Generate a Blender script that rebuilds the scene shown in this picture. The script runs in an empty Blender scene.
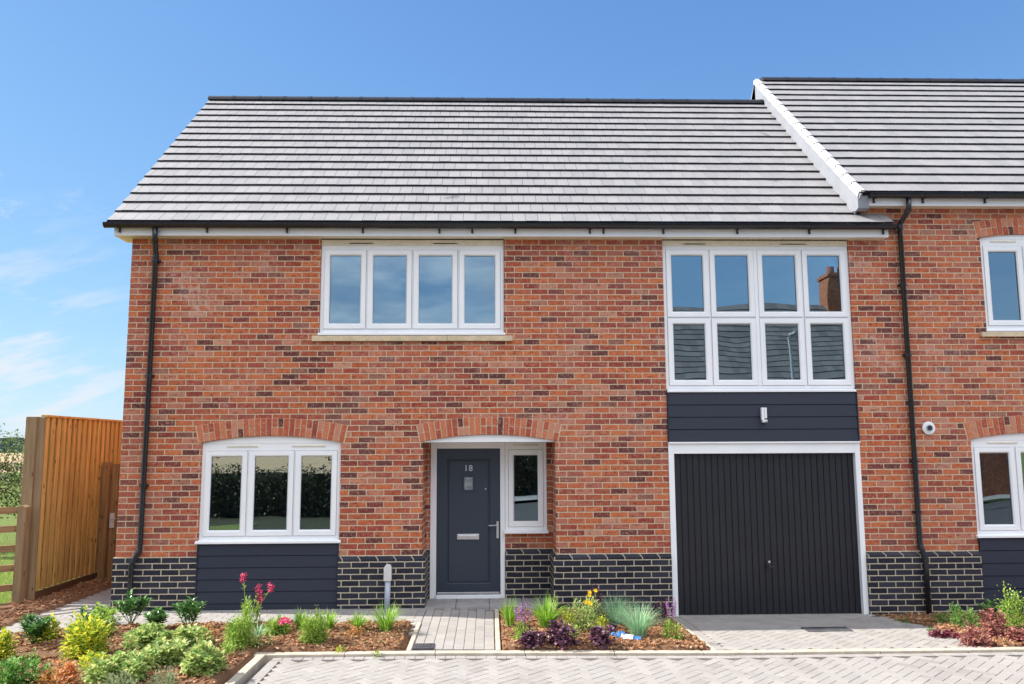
import bpy, bmesh, math, random
from mathutils import Vector, Matrix, noise
R=math.radians
random.seed(7)
scene=bpy.context.scene
COL=scene.collection
# ------------------------------------------------------------------ camera
F_PX=827.8157; PIT=.1258049; YAW=.02795415; ROL=-.004744158; CH=2.0664758; CD=10.84408
cam_d=bpy.data.cameras.new('camera'); cam=bpy.data.objects.new('camera',cam_d); COL.objects.link(cam)
fw=Vector((math.sin(YAW)*math.cos(PIT),math.cos(YAW)*math.cos(PIT),math.sin(PIT)))
rt=Vector((math.cos(YAW),-math.sin(YAW),0)); up=rt.cross(fw)
rt2=rt*math.cos(ROL)+up*math.sin(ROL); up2=-rt*math.sin(ROL)+up*math.cos(ROL)
CP=Vector((0,-CD,CH))
m=Matrix((rt2,up2,-fw)).transposed().to_4x4(); m.translation=CP
cam.matrix_world=m
cam_d.sensor_width=36; cam_d.lens=36*F_PX/1024; cam_d.clip_end=6000; cam_d.clip_start=.05
scene.camera=cam

def lerp(a,b,t): return a+(b-a)*max(0,min(1,t))
def g(x,y):
    """height of the finished ground in front of the houses"""
    t=(x+.5)/2.9
    return lerp(lerp(.05,-.09,t),lerp(.03,0,t),-y/2.2)
def at(px,py):
    """the point of the ground seen at a place of the photograph (used once, to set out the planting)"""
    d=fw+rt2*((px-512)/F_PX)+up2*((342-py)/F_PX); z=0
    for _ in range(6):
        t=(z-CP.z)/d.z; p=CP+d*t; z=g(p.x,p.y)+.02
    return p
def pxm(p): return F_PX/((p-CP).dot(fw))
# ------------------------------------------------------------------ nodes
class NT:
    def __init__(s,nt): s.t=nt; s.n=nt.nodes; s.l=nt.links
    def N(s,typ,**k):
        n=s.n.new('ShaderNode'+typ)
        for a,b in k.items():
            if a[0]=='_' : continue
            setattr(n,a,b)
        return n
    def put(s,sock,v):
        if v is None: return
        if hasattr(v,'is_output'): s.l.new(v,sock)
        elif isinstance(v,(tuple,list)) and sock.type=='RGBA' and len(v)==3: sock.default_value=(*v,1)
        else: sock.default_value=v
    def M(s,op,a,b=None,c=None,clamp=False):
        n=s.N('Math',operation=op); n.use_clamp=clamp
        for i,v in enumerate((a,b,c)): s.put(n.inputs[i],v)
        return n.outputs[0]
    def V(s,op,a,b=None,c=None):
        n=s.N('VectorMath',operation=op)
        for i,v in enumerate((a,b,c)): s.put(n.inputs[i],v)
        return n.outputs['Value'] if op in('LENGTH','DOT_PRODUCT','DISTANCE') else n.outputs[0]
    def xyz(s,v):
        n=s.N('SeparateXYZ'); s.put(n.inputs[0],v); return n.outputs
    def comb(s,x,y,z):
        n=s.N('CombineXYZ')
        for i,v in enumerate((x,y,z)): s.put(n.inputs[i],v)
        return n.outputs[0]
    def noise(s,v,scale,detail=3,rough=.55,col=False):
        n=s.N('TexNoise'); s.put(n.inputs['Vector'],v); s.put(n.inputs['Scale'],scale); s.put(n.inputs['Detail'],detail); s.put(n.inputs['Roughness'],rough)
        return n.outputs['Color' if col else 'Fac']
    def mix(s,f,a,b,mode='MIX'):
        n=s.N('Mix',data_type='RGBA',blend_type=mode); s.put(n.inputs[0],f); s.put(n.inputs[6],a); s.put(n.inputs[7],b); return n.outputs[2]
    def ramp(s,f,st,interp='LINEAR'):
        n=s.N('ValToRGB'); s.put(n.inputs[0],f); cr=n.color_ramp; cr.interpolation=interp
        while len(cr.elements)<len(st): cr.elements.new(.5)
        for e,(p,c) in zip(cr.elements,st): e.position=p; e.color=(*c,1) if len(c)==3 else c
        return n.outputs[0]
    def sstep(s,v,a,b):
        n=s.N('MapRange',interpolation_type='SMOOTHSTEP'); s.put(n.inputs[0],v); s.put(n.inputs[1],a); s.put(n.inputs[2],b); return n.outputs[0]
    def pos(s): return s.N('NewGeometry').outputs['Position']
    def island(s): return s.N('NewGeometry').outputs['Random Per Island']
    def bump(s,h,dist,strength=1):
        n=s.N('Bump'); s.put(n.inputs['Height'],h); s.put(n.inputs['Distance'],dist); s.put(n.inputs['Strength'],strength); return n.outputs[0]
def mat(name,fn):
    m=bpy.data.materials.new(name); m.use_nodes=True; t=NT(m.node_tree); b=t.n['Principled BSDF']; fn(t,b); return m
def P(t,b,col=None,rough=None,spec=None,metal=None,normal=None,coat=None):
    for k,v in (('Base Color',col),('Roughness',rough),('Specular IOR Level',spec),('Metallic',metal),('Normal',normal),('Coat Weight',coat)):
        if v is not None: t.put(b.inputs[k],v)
def simple(name,col,rough=.5,spec=.5,metal=0,var=.06,sc=6,bd=.0005,bs=60,coat=0):
    def f(t,b):
        p=t.pos(); n=t.noise(p,sc,4); c=t.mix(t.sstep(n,.35,.65),tuple(x*(1-var) for x in col),tuple(min(1,x*(1+var)) for x in col))
        P(t,b,c,t.M('MULTIPLY_ADD',t.noise(p,sc*3,3),.2,rough-.1),spec,metal,t.bump(t.noise(p,bs,3),bd),coat)
    return mat(name,f)

def brick_mat(name,blue=False,W=.225,H=.075,zoff=.70):
    def f(t,b):
        p=t.pos(); o=t.xyz(p)
        wob=t.noise(p,9,2)
        z=t.M('ADD',t.M('SUBTRACT',o[2],zoff),t.M('MULTIPLY',t.M('SUBTRACT',wob,.5),.006))
        rz=t.M('DIVIDE',z,H); row=t.M('FLOOR',rz); fz=t.M('SUBTRACT',rz,row)
        u=t.M('ADD',o[0],o[1])
        # a few courses are laid slightly out of step, as a bricklayer does
        jit=t.N('TexWhiteNoise',noise_dimensions='1D'); t.put(jit.inputs['W'],row)
        par=t.M('MULTIPLY',t.M('PINGPONG',row,1),.5)
        ux=t.M('ADD',t.M('ADD',t.M('DIVIDE',u,W),par),t.M('MULTIPLY',t.M('SUBTRACT',jit.outputs[0],.5),.09))
        cx=t.M('FLOOR',ux); fx=t.M('SUBTRACT',ux,cx)
        idv=t.comb(cx,row,3.3)
        wn=t.N('TexWhiteNoise',noise_dimensions='3D'); t.put(wn.inputs['Vector'],idv); r1=wn.outputs['Value']; rc=wn.outputs['Color']
        rs=t.xyz(rc)
        # distance to the brick's edge, metres, with ragged arrises
        dx=t.M('MULTIPLY',t.M('SUBTRACT',.5,t.M('ABSOLUTE',t.M('SUBTRACT',fx,.5))),W)
        dz=t.M('MULTIPLY',t.M('SUBTRACT',.5,t.M('ABSOLUTE',t.M('SUBTRACT',fz,.5))),H)
        d=t.M('MINIMUM',dx,dz)
        d=t.M('ADD',d,t.M('MULTIPLY',t.M('SUBTRACT',t.noise(p,70,3),.5),.006))
        isb=t.sstep(d,.0048,.0082)
        if blue:
            base=t.ramp(r1,[(0,(.011,.012,.020)),(.35,(.020,.021,.035)),(.7,(.032,.033,.050)),(.9,(.015,.015,.024)),(1,(.045,.040,.052))])
            nn=t.noise(p,35,4); base=t.mix(t.sstep(nn,.55,.8),base,(.060,.056,.068))
            mort=t.mix(t.noise(p,14,5,.7),(.40,.33,.23),(.66,.57,.43))
        else:
            base=t.ramp(r1,[(0,(.46,.105,.042)),(.15,(.58,.17,.065)),(.30,(.34,.060,.038)),(.46,(.52,.21,.135)),(.60,(.28,.050,.038)),(.74,(.52,.14,.055)),(.84,(.24,.048,.04)),(.90,(.10,.034,.036)),(.955,(.12,.042,.04)),(1,(.56,.27,.18))])
            # mottling inside one brick: fired blotches, pale drag marks, sandy flecks
            q=t.V('ADD',p,t.V('MULTIPLY',rc,(9,9,9)))
            base=t.mix(t.M('MULTIPLY',t.sstep(t.noise(t.V('MULTIPLY',q,(1,1,1.8)),17,5,.75),.50,.66),.8),base,(.13,.026,.022))
            base=t.mix(t.M('MULTIPLY',t.sstep(t.noise(q,36,5,.75),.50,.68),.7),base,(.62,.31,.20))
            base=t.mix(t.M('MULTIPLY',t.sstep(t.noise(q,60,4,.75),.55,.75),.5),base,(.22,.055,.035))
            # firing colour drifts from pack to pack across the wall
            base=t.mix(t.M('MULTIPLY',t.sstep(t.noise(p,.55,3,.5),.45,.66),.16),base,(.46,.20,.15))
            bl=t.M('MULTIPLY',t.sstep(t.noise(p,1.1,4,.6),.50,.68),t.sstep(t.noise(p,11,6,.8),.46,.62))
            bl=t.M('MULTIPLY',bl,t.sstep(o[2],1.6,3.8))
            base=t.mix(t.M('MULTIPLY',bl,.7),base,(.62,.42,.38))
            mort=t.mix(t.noise(p,25,4),(.52,.38,.25),(.72,.56,.40))
        col=t.mix(isb,mort,base)
        h=t.M('ADD',t.M('MULTIPLY',isb,1.0),t.M('MULTIPLY',t.noise(p,55,5,.75),.7))
        h=t.M('ADD',h,t.M('MULTIPLY',rs[1],.35))
        P(t,b,col,t.M('SUBTRACT',.92,t.M('MULTIPLY',isb,.25 if blue else .05)),.3 if blue else .25,0,t.bump(h,.006,1))
    return mat(name,f)
MT={}
MT['brick']=brick_mat('red_brick'); MT['blue']=brick_mat('blue_brick',True)
def f(t,b):
    r=t.island(); p=t.pos()
    base=t.ramp(r,[(0,(.44,.10,.05)),(.22,(.54,.17,.085)),(.42,(.36,.07,.042)),(.58,(.52,.22,.14)),(.74,(.46,.12,.06)),(.87,(.28,.055,.04)),(.95,(.12,.036,.036)),(1,(.46,.12,.06))],'CONSTANT')
    base=t.mix(t.M('MULTIPLY',t.sstep(t.noise(p,36,5,.75),.50,.68),.6),base,(.62,.33,.22))
    base=t.mix(t.M('MULTIPLY',t.sstep(t.noise(p,28,5,.7),.52,.72),.35),base,(.13,.035,.03))
    P(t,b,base,.85,.3,0,t.bump(t.noise(p,90,4,.7),.003))
MT['voussoir']=mat('arch_brick',f)
MT['mortar']=simple('mortar',(.62,.48,.33),.95,.2,var=.15,sc=20,bd=.002)
def f(t,b):
    r=t.island(); p=t.pos()
    c=t.ramp(r,[(0,(0.250,0.242,0.248)),(.5,(0.272,0.263,0.266)),(.85,(0.290,0.281,0.280)),(1,(0.240,0.235,0.241))])
    n=t.noise(p,3,5,.65); c=t.mix(t.M('MULTIPLY',t.sstep(n,.45,.7),.35),c,(.37,.355,.355))
    c=t.mix(t.M('MULTIPLY',t.sstep(t.noise(p,22,4,.7),.5,.75),.25),c,(.19,.185,.195))
    spots=t.sstep(t.noise(p,2.1,2,.4),.735,.76); c=t.mix(t.M('MULTIPLY',spots,.6),c,(.10,.095,.11))
    P(t,b,c,.6,.5,0,t.bump(t.noise(p,80,4,.7),.0015))
MT['tile']=mat('grey_concrete_tile',f)
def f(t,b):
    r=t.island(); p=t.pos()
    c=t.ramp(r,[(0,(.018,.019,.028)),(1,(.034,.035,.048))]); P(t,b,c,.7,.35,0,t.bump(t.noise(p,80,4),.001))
MT['tile_butt']=mat('painted_shade_tile_edge',f)  # near-black stands in for shade on the tile fronts; ridge tiles share it
def f(t,b):
    p=t.pos()
    c=t.mix(t.sstep(t.noise(p,1.8,4),.35,.7),(.83,.84,.865),(.88,.88,.89))
    P(t,b,c,.28,.5)
MT['upvc']=mat('white_upvc',f)
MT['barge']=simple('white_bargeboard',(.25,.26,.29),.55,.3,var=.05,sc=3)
MT['vergecap']=simple('grey_white_plastic',(.55,.55,.56),.5,.4,var=.06,sc=3)  # white plastic with a lowered base colour
MT['cream']=simple('cream_head',(.74,.68,.55),.4,.5,var=.06,sc=9)
MT['gasket']=simple('grey_gasket',(.30,.31,.36),.5)
MT['stone']=simple('buff_cast_stone',(.62,.50,.34),.85,.3,var=.1,sc=12,bd=.002)
def f(t,b):
    p=t.pos(); n=t.noise(t.V('MULTIPLY',p,(1,1,14)),11,5,.65)
    c=t.mix(n,(.018,.023,.040),(.028,.034,.054)); P(t,b,c,.55,.4,0,t.bump(t.noise(t.V('MULTIPLY',p,(1,1,12)),16,5,.7),.002))
MT['cladding']=mat('navy_cladding_board',f)
def f(t,b):
    p=t.pos(); n=t.noise(t.V('MULTIPLY',p,(12,12,.7)),12,5,.65)
    c=t.mix(n,(.023,.035,.056),(.030,.043,.066)); P(t,b,c,.38,.5,0,t.bump(n,.0008))
MT['door']=mat('blue_grey_door_skin',f)
MT['garage']=simple('black_painted_steel',(0.010,0.011,0.016),.45,.5,var=.1,sc=2,bd=.0003)
MT['blackplastic']=simple('black_plastic',(.012,.013,.018),.25,.55,var=.1)
MT['steel']=simple('satin_steel',(.62,.62,.64),.3,.5,1,var=.05,bd=.00003)
MT['duct']=simple('grey_plastic',(.42,.46,.54),.5)
MT['ductcap']=simple('pale_grey_plastic',(.62,.60,.60),.6)
def f(t,b):
    t.n.remove(b); out=t.n['Material Output']
    lw=t.N('Fresnel'); lw.inputs['IOR'].default_value=2.3
    gl=t.N('BsdfGlossy'); gl.inputs['Roughness'].default_value=.0; gl.inputs['Color'].default_value=(.72,.90,1,1)
    p=t.pos(); gl_n=t.bump(t.noise(p,1.1,1,.4),.0035); t.l.new(gl_n,gl.inputs['Normal'])
    tr=t.N('BsdfTransparent'); tr.inputs['Color'].default_value=(.62,.66,.64,1)
    mx=t.N('MixShader'); t.put(mx.inputs[0],t.M('MULTIPLY_ADD',lw.outputs[0],1.1,.19,clamp=True)); t.l.new(tr.outputs[0],mx.inputs[1]); t.l.new(gl.outputs[0],mx.inputs[2]); t.l.new(mx.outputs[0],out.inputs[0])
MT['glass']=mat('window_glass',f)
MT['room']=simple('painted_gloom_room',(.10,.09,.08),.9,.2)  # dark brown puts the gloom of unlit rooms into the colour
def wood(name,a,b_,knots=True,grain=(14,14,.8)):
    def f(t,b):
        p=t.pos(); r=t.island()
        q=t.V('ADD',t.V('MULTIPLY',p,grain),t.comb(t.M('MULTIPLY',r,31),0,t.M('MULTIPLY',r,17)))
        n=t.noise(q,2.2,5,.6); c=t.mix(t.sstep(n,.3,.7),a,b_)
        c=t.mix(t.M('MULTIPLY',r,.35),c,tuple(x*.62 for x in a))
        if knots:
            v=t.N('TexVoronoi'); t.put(v.inputs['Vector'],t.V('ADD',t.V('MULTIPLY',p,(9,9,4)),t.comb(0,0,t.M('MULTIPLY',r,40)))); v.inputs['Scale'].default_value=1
            c=t.mix(t.M('MULTIPLY',t.sstep(v.outputs['Distance'],.17,.08),.8),c,(.09,.035,.012))
        P(t,b,c,.75,.3,0,t.bump(n,.002))
    return mat(name,f)
MT['fence']=wood('orange_treated_timber',(.44,.275,.085),(.70,.475,.17))
MT['gate']=wood('brown_gate_timber',(.22,.125,.05),(.36,.22,.09))
MT['post']=wood('weathered_timber',(.23,.155,.085),(.35,.24,.135))
MT['gravelboard']=wood('dark_timber',(.10,.055,.03),(.16,.09,.05),False,(1,1,14))
MT['rail']=wood('rail_timber',(.24,.135,.065),(.36,.22,.11),False,(.8,.8,14))
def f(t,b):
    r=t.island(); p=t.pos()
    c=t.ramp(r,[(0,(0.275,0.259,0.244)),(.25,(0.315,0.295,0.276)),(.5,(0.295,0.277,0.261)),(.75,(0.335,0.313,0.291)),(.93,(0.305,0.288,0.272)),(1,(0.250,0.234,0.220))])
    c=t.mix(t.M('MULTIPLY',t.sstep(t.noise(p,1.3,5,.65),.45,.75),.4),c,(.21,.185,.165))
    c=t.mix(t.M('MULTIPLY',t.sstep(t.noise(p,7,5,.7),.56,.72),.35),c,(.19,.16,.135))
    c=t.mix(t.M('MULTIPLY',t.sstep(t.noise(p,70,3,.7),.5,.7),.3),c,(.39,.355,.325))
    P(t,b,c,.85,.3,0,t.bump(t.noise(p,120,4,.7),.0015))
MT['paver']=mat('concrete_block_paver',f)
MT['edging']=simple('cast_concrete_edging',(.46,.40,.32),.9,.3,var=.12,sc=7,bd=.002,bs=90)
MT['joint']=simple('jointing_sand',(.17,.145,.12),.95,.2,var=.25,sc=18,bd=.004)
MT['slab']=simple('porch_slab',(.30,.29,.285),.85,.3,var=.1,sc=8,bd=.001)
def f(t,b):
    p=t.pos(); n=t.noise(p,5,6,.7); n2=t.noise(p,60,4,.7)
    c=t.mix(n,(.13,.065,.035),(.25,.14,.08)); c=t.mix(t.M('MULTIPLY',t.sstep(n2,.45,.7),.6),c,(.26,.15,.09))
    P(t,b,c,.95,.2,0,t.bump(n2,.02))
MT['soil']=mat('brown_soil',f)
def f(t,b):
    r=t.island()
    c=t.ramp(r,[(0,(.14,.06,.028)),(.25,(.28,.13,.06)),(.5,(.38,.20,.10)),(.75,(.22,.10,.05)),(.9,(.50,.33,.20)),(1,(.10,.045,.025))])
    P(t,b,c,.9,.2)
MT['chip']=mat('bark_chip',f)
def f(t,b):
    p=t.pos(); n=t.noise(p,.6,6,.65); n2=t.noise(p,14,5,.7)
    c=t.mix(n,(.085,.13,.028),(.17,.20,.05)); c=t.mix(t.M('MULTIPLY',t.sstep(n2,.5,.75),.6),c,(.25,.24,.09))
    P(t,b,c,.95,.15,0,t.bump(n2,.04))
MT['grass']=mat('meadow_grass',f)
def f(t,b):
    p=t.pos(); n=t.noise(t.V('MULTIPLY',p,(1,.15,1)),.2,6,.7)
    c=t.mix(n,(.33,.22,.12),(.46,.34,.21)); P(t,b,c,.95,.1)
MT['stubble']=mat('stubble_field',f)
def f(t,b):
    p=t.pos(); n=t.noise(p,2.5,6,.7); P(t,b,t.mix(n,(.03,.033,.02),(.07,.07,.045)),.95,.1)
MT['rough']=mat('rough_grass',f)
def leafmat(name,stops,transl=.45,rough=.5):
    def f(t,b):
        r=t.island(); p=t.pos(); c=t.ramp(r,stops)
        P(t,b,c,rough,.35)
        tr=t.N('BsdfTranslucent'); t.put(tr.inputs[0],t.mix(.5,c,(.5,.6,.1),'MULTIPLY') if False else c)
        mx=t.N('MixShader'); mx.inputs[0].default_value=transl; out=t.n['Material Output']
        t.l.new(b.outputs[0],mx.inputs[1]); t.l.new(tr.outputs[0],mx.inputs[2]); t.l.new(mx.outputs[0],out.inputs[0])
    return mat(name,f)
MT['l_dark']=leafmat('leaf_glossy_dark',[(0,(0.036,0.108,0.029)),(.5,(0.081,0.200,0.045)),(1,(0.164,0.333,0.072))],.2,.3)
MT['l_gold']=leafmat('leaf_golden',[(0,(0.145,0.290,0.043)),(.4,(0.377,0.493,0.058)),(.7,(0.696,0.667,0.072)),(1,(0.850,0.797,0.072))])
MT['l_lime']=leafmat('leaf_lime',[(0,(0.137,0.280,0.041)),(.5,(0.303,0.477,0.083)),(1,(0.545,0.644,0.138))])
MT['l_mint']=leafmat('leaf_soft_green',[(0,(0.176,0.306,0.085)),(.5,(0.374,0.506,0.155)),(1,(0.748,0.736,0.309))])
MT['l_grey']=leafmat('leaf_grey_green',[(0,(0.145,0.206,0.101)),(.5,(0.275,0.344,0.172)),(1,(0.464,0.496,0.274))])
MT['l_mid']=leafmat('leaf_mid_green',[(0,(0.072,0.189,0.043)),(.5,(0.160,0.334,0.065)),(1,(0.290,0.493,0.116))])
MT['l_rust']=leafmat('leaf_rust',[(0,(0.217,0.246,0.058)),(.35,(0.522,0.246,0.087)),(.7,(0.754,0.319,0.131)),(1,(0.850,0.522,0.290))])
MT['l_purple']=leafmat('leaf_purple',[(0,(0.036,0.014,0.032)),(.5,(0.102,0.038,0.072)),(.85,(0.203,0.087,0.131)),(1,(0.435,0.290,0.348))],.15,.4)
MT['l_pink']=leafmat('leaf_dusky_pink',[(0,(0.167,0.045,0.048)),(.5,(0.344,0.126,0.112)),(1,(0.574,0.296,0.223))],.25)
MT['l_crim']=leafmat('leaf_crimson',[(0,(0.091,0.017,0.023)),(.6,(0.228,0.041,0.070)),(1,(0.365,0.167,0.174))],.25)
MT['l_fescue']=leafmat('blade_blue_green',[(0,(0.152,0.319,0.173)),(.5,(0.303,0.551,0.320)),(1,(0.619,0.812,0.518))],.3)
MT['l_blade']=leafmat('blade_green',[(0,(0.116,0.261,0.029)),(.5,(0.261,0.493,0.058)),(1,(0.522,0.696,0.116))],.35)
MT['l_tree']=leafmat('tree_leaf',[(0,(.06,.12,.025)),(.5,(.14,.22,.05)),(1,(.34,.38,.16))],.35)
MT['l_hedge']=leafmat('hedge_leaf',[(0,(.04,.038,.022)),(.6,(.07,.066,.036)),(1,(.12,.11,.06))],.1)
MT['f_pink']=leafmat('petal_hot_pink',[(0,(.55,.02,.13)),(.6,(.75,.06,.22)),(1,(.85,.30,.30))],.3)
MT['f_purple']=leafmat('petal_violet',[(0,(.30,.05,.38)),(.6,(.46,.14,.52)),(1,(.62,.32,.62))],.3)
MT['f_yellow']=leafmat('petal_yellow',[(0,(.80,.45,.01)),(1,(.90,.62,.02))],.3)
MT['deadleaf']=leafmat('dead_leaf',[(0,(.30,.22,.08)),(.4,(.45,.38,.18)),(.7,(.25,.30,.08)),(1,(.55,.48,.30))],.2)
MT['stem']=simple('green_stem',(.12,.20,.05),.6)
MT['bark']=simple('grey_bark',(.16,.12,.09),.9,.2,var=.3,sc=20,bd=.01)
MT['woods']=simple('hazed_woods',(.075,.10,.115),1,.1,var=.3,sc=.03)  # blue mixed into the colour stands in for haze over distance
MT['grate']=simple('dark_cast_grate',(.10,.10,.11),.6,.4,.3,var=.2)
MT['litblue']=simple('blue_wrapper',(.05,.17,.42),.35)
MT['litwhite']=simple('white_wrapper',(.55,.55,.6),.4)
MT['litdark']=simple('dark_cup',(.03,.025,.05),.4)
MT['asphalt']=simple('asphalt',(.055,.055,.057),.9,.3,var=.15,sc=4,bd=.003)
MT['lampgrey']=simple('galvanised_grey',(.45,.46,.47),.45,.5,.6)
MT['oppbrick']=simple('brick_opposite',(.30,.12,.07),.9,.2,var=.2,sc=8)
# ------------------------------------------------------------------ mesh building
class MB:
    def __init__(s): s.v=[]; s.f=[]; s.mi=[]
    def add(s,vs,fs,mi=0):
        n=len(s.v); s.v+=[tuple(v) for v in vs]
        for f in fs: s.f.append([i+n for i in f]); s.mi.append(mi)
    def box(s,x0,x1,y0,y1,z0,z1,mi=0):
        s.add([(x,y,z) for x in(x0,x1) for y in(y0,y1) for z in(z0,z1)],[(0,1,3,2),(4,6,7,5),(0,4,5,1),(2,3,7,6),(0,2,6,4),(1,5,7,3)],mi)
    def obox(s,c,ax,ay,az,mi=0):
        c=Vector(c); vs=[c+ax*i+ay*j+az*k for i in(-1,1) for j in(-1,1) for k in(-1,1)]
        s.add(vs,[(0,1,3,2),(4,6,7,5),(0,4,5,1),(2,3,7,6),(0,2,6,4),(1,5,7,3)],mi)
    def beam(s,a,b,w,h,upv=Vector((0,0,1)),mi=0):
        a=Vector(a);b=Vector(b);d=(b-a); L=d.length; d/=L; sd=d.cross(upv).normalized(); u=sd.cross(d)
        s.obox((a+b)/2,d*(L/2),sd*(w/2),u*(h/2),mi)
    def tube(s,pts,r,n=12,cap=True,mi=0,radii=None):
        pts=[Vector(p) for p in pts]; rings=[]; prev=None
        for i,p in enumerate(pts):
            if i==0:d=pts[1]-p
            elif i==len(pts)-1:d=p-pts[i-1]
            else:d=(pts[i+1]-p).normalized()+(p-pts[i-1]).normalized()
            d.normalize()
            if prev is None: a=d.orthogonal().normalized()
            else: a=(prev-d*prev.dot(d)).normalized()
            prev=a; b=d.cross(a); rr=radii[i] if radii else r
            rings.append([p+(a*math.cos(2*math.pi*k/n)+b*math.sin(2*math.pi*k/n))*rr for k in range(n)])
        vs=[v for q in rings for v in q]; fs=[]
        for i in range(len(pts)-1):
            for k in range(n): fs.append((i*n+k,i*n+(k+1)%n,(i+1)*n+(k+1)%n,(i+1)*n+k))
        if cap: fs+= [tuple(range(n))[::-1],tuple((len(pts)-1)*n+k for k in range(n))]
        s.add(vs,fs,mi)
    def prism(s,poly,axis,a,b,mi=0):
        """poly in the two other axes, extruded along axis from a to b"""
        n=len(poly)
        def mk(p,c):
            q=list(p); q.insert(axis,c); return tuple(q)
        s.add([mk(p,a) for p in poly]+[mk(p,b) for p in poly],[tuple(range(n))[::-1],tuple(range(n,2*n))]+[(i,(i+1)%n,n+(i+1)%n,n+i) for i in range(n)],mi)
    def build(s,name,mt,parent=None,base=None,bevel=0,smooth=False,recalc=True,label=None):
        me=bpy.data.meshes.new(name); b0=Vector(parent['_b']) if parent is not None else Vector(base or (0,0,0))
        me.from_pydata([tuple(Vector(v)-b0) for v in s.v],[],s.f)
        mats=mt if isinstance(mt,(list,tuple)) else [mt]
        for q in mats: me.materials.append(q)
        if len(mats)>1: me.polygons.foreach_set('material_index',s.mi)
        if recalc:
            bm=bmesh.new(); bm.from_mesh(me); bmesh.ops.recalc_face_normals(bm,faces=bm.faces); bm.to_mesh(me); bm.free()
        if smooth: me.polygons.foreach_set('use_smooth',[True]*len(me.polygons))
        o=bpy.data.objects.new(name,me); COL.objects.link(o); o['_b']=tuple(b0)
        if parent is not None: o.parent=parent
        else: o.location=b0
        if bevel:
            md=o.modifiers.new('bevel','BEVEL'); md.width=bevel; md.segments=2; md.limit_method='ANGLE'
        if label:o['label']=label
        return o
def thing(name,base,label,cat,group=None):
    o=bpy.data.objects.new(name,None); COL.objects.link(o); o.location=base; o['_b']=tuple(base); o['label']=label; o['category']=cat; o.empty_display_size=.2
    if group:o['group']=group
    return o
def tag(o,label=None,cat=None,group=None,kind=None):
    if label:o['label']=label
    if cat:o['category']=cat
    if group:o['group']=group
    if kind:o['kind']=kind
    return o
def wall_holes(mb,x0,x1,z0,z1,holes,y0,y1,arches=()):
    xs=sorted({x0,x1,*[h[0] for h in holes],*[h[1] for h in holes]}); zs=sorted({z0,z1,*[min(max(h[2],z0),z1) for h in holes],*[min(h[3],z1) for h in holes]})
    inh=lambda x,z:any(h[0]<x<h[1] and h[2]<z<h[3] for h in holes)
    V={}
    def vi(x,y,z):
        k=(round(x,5),round(y,5),round(z,5))
        if k not in V: V[k]=len(mb.v); mb.v.append(k)
        return V[k]
    def q(*c): mb.f.append([vi(*p) for p in c]); mb.mi.append(0)
    nx=len(xs)-1;nz=len(zs)-1
    sol=[[not inh((xs[i]+xs[i+1])/2,(zs[j]+zs[j+1])/2) for j in range(nz)] for i in range(nx)]
    S=lambda i,j:0<=i<nx and 0<=j<nz and sol[i][j]
    for i in range(nx):
        for j in range(nz):
            if not sol[i][j]: continue
            a,b,c,d=xs[i],xs[i+1],zs[j],zs[j+1]
            q((a,y0,c),(b,y0,c),(b,y0,d),(a,y0,d)); q((a,y1,c),(a,y1,d),(b,y1,d),(b,y1,c))
            if not S(i-1,j): q((a,y0,c),(a,y0,d),(a,y1,d),(a,y1,c))
            if not S(i+1,j): q((b,y0,c),(b,y1,c),(b,y1,d),(b,y0,d))
            if not S(i,j-1): q((a,y0,c),(a,y1,c),(b,y1,c),(b,y0,c))
            if not S(i,j+1): q((a,y0,d),(b,y0,d),(b,y1,d),(a,y1,d))
    for (a,b,zs_,rise,ztop) in arches:
        n=24; fx=arch_fn(a,b,zs_,rise)
        for k in range(n):
            xa=lerp(a,b,k/n); xb=lerp(a,b,(k+1)/n)
            A=(xa,y0,fx(xa));B=(xb,y0,fx(xb))
            mb.add([A,B,(xb,y0,ztop),(xa,y0,ztop),(xa,y1,A[2]),(xb,y1,B[2])],[(0,1,2,3),(0,4,5,1)])
def arch_fn(a,b,zs,rise):
    w=b-a; Rr=w*w/8/rise+rise/2; c=(a+b)/2
    return lambda x: zs+rise-Rr+math.sqrt(max(0,Rr*Rr-(x-c)**2))
def brick_arch(parent,a,b,zs,rise,H=.225,y=0):
    w=b-a; Rr=w*w/8/rise+rise/2; c=(a+b)/2; zc=zs+rise-Rr; th=math.asin((w/2+.035)/Rr)
    n=int(round(2*th*(Rr+.03)/.0735)); da=2*th/n; rnd=random.Random(int(a*100))
    mbk=MB(); seg=24
    for k in range(seg):
        t0=-th-.002+(2*th+.004)*k/seg; t1=-th-.002+(2*th+.004)*(k+1)/seg
        pt=lambda t,r:(c+r*math.sin(t),zc+r*math.cos(t))
        mbk.prism([pt(t0,Rr+.001),pt(t1,Rr+.001),pt(t1,Rr+H+.003),pt(t0,Rr+H+.003)],1,y-.003,y+.05)
    mbk.build('arch_mortar',MT['mortar'],parent)
    o=MB()
    for k in range(n):
        t0=-th+da*k; gp=.0066/Rr
        r=rnd.random()
        cuts=[(0,H)] if r<.6 else ([(0,H*.5-.006),(H*.5+.006,H)])
        for (q0,q1) in cuts:
            pt=lambda t,r:(c+r*math.sin(t),zc+r*math.cos(t))
            e=rnd.uniform(0,.002)
            o.prism([pt(t0+gp,Rr+q0+.002),pt(t0+da-gp,Rr+q0+.002),pt(t0+da-gp,Rr+q1),pt(t0+gp,Rr+q1)],1,y-.009-e,y+.04)
    return o.build('brick_arch',MT['voussoir'],parent,bevel=.002)
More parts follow.
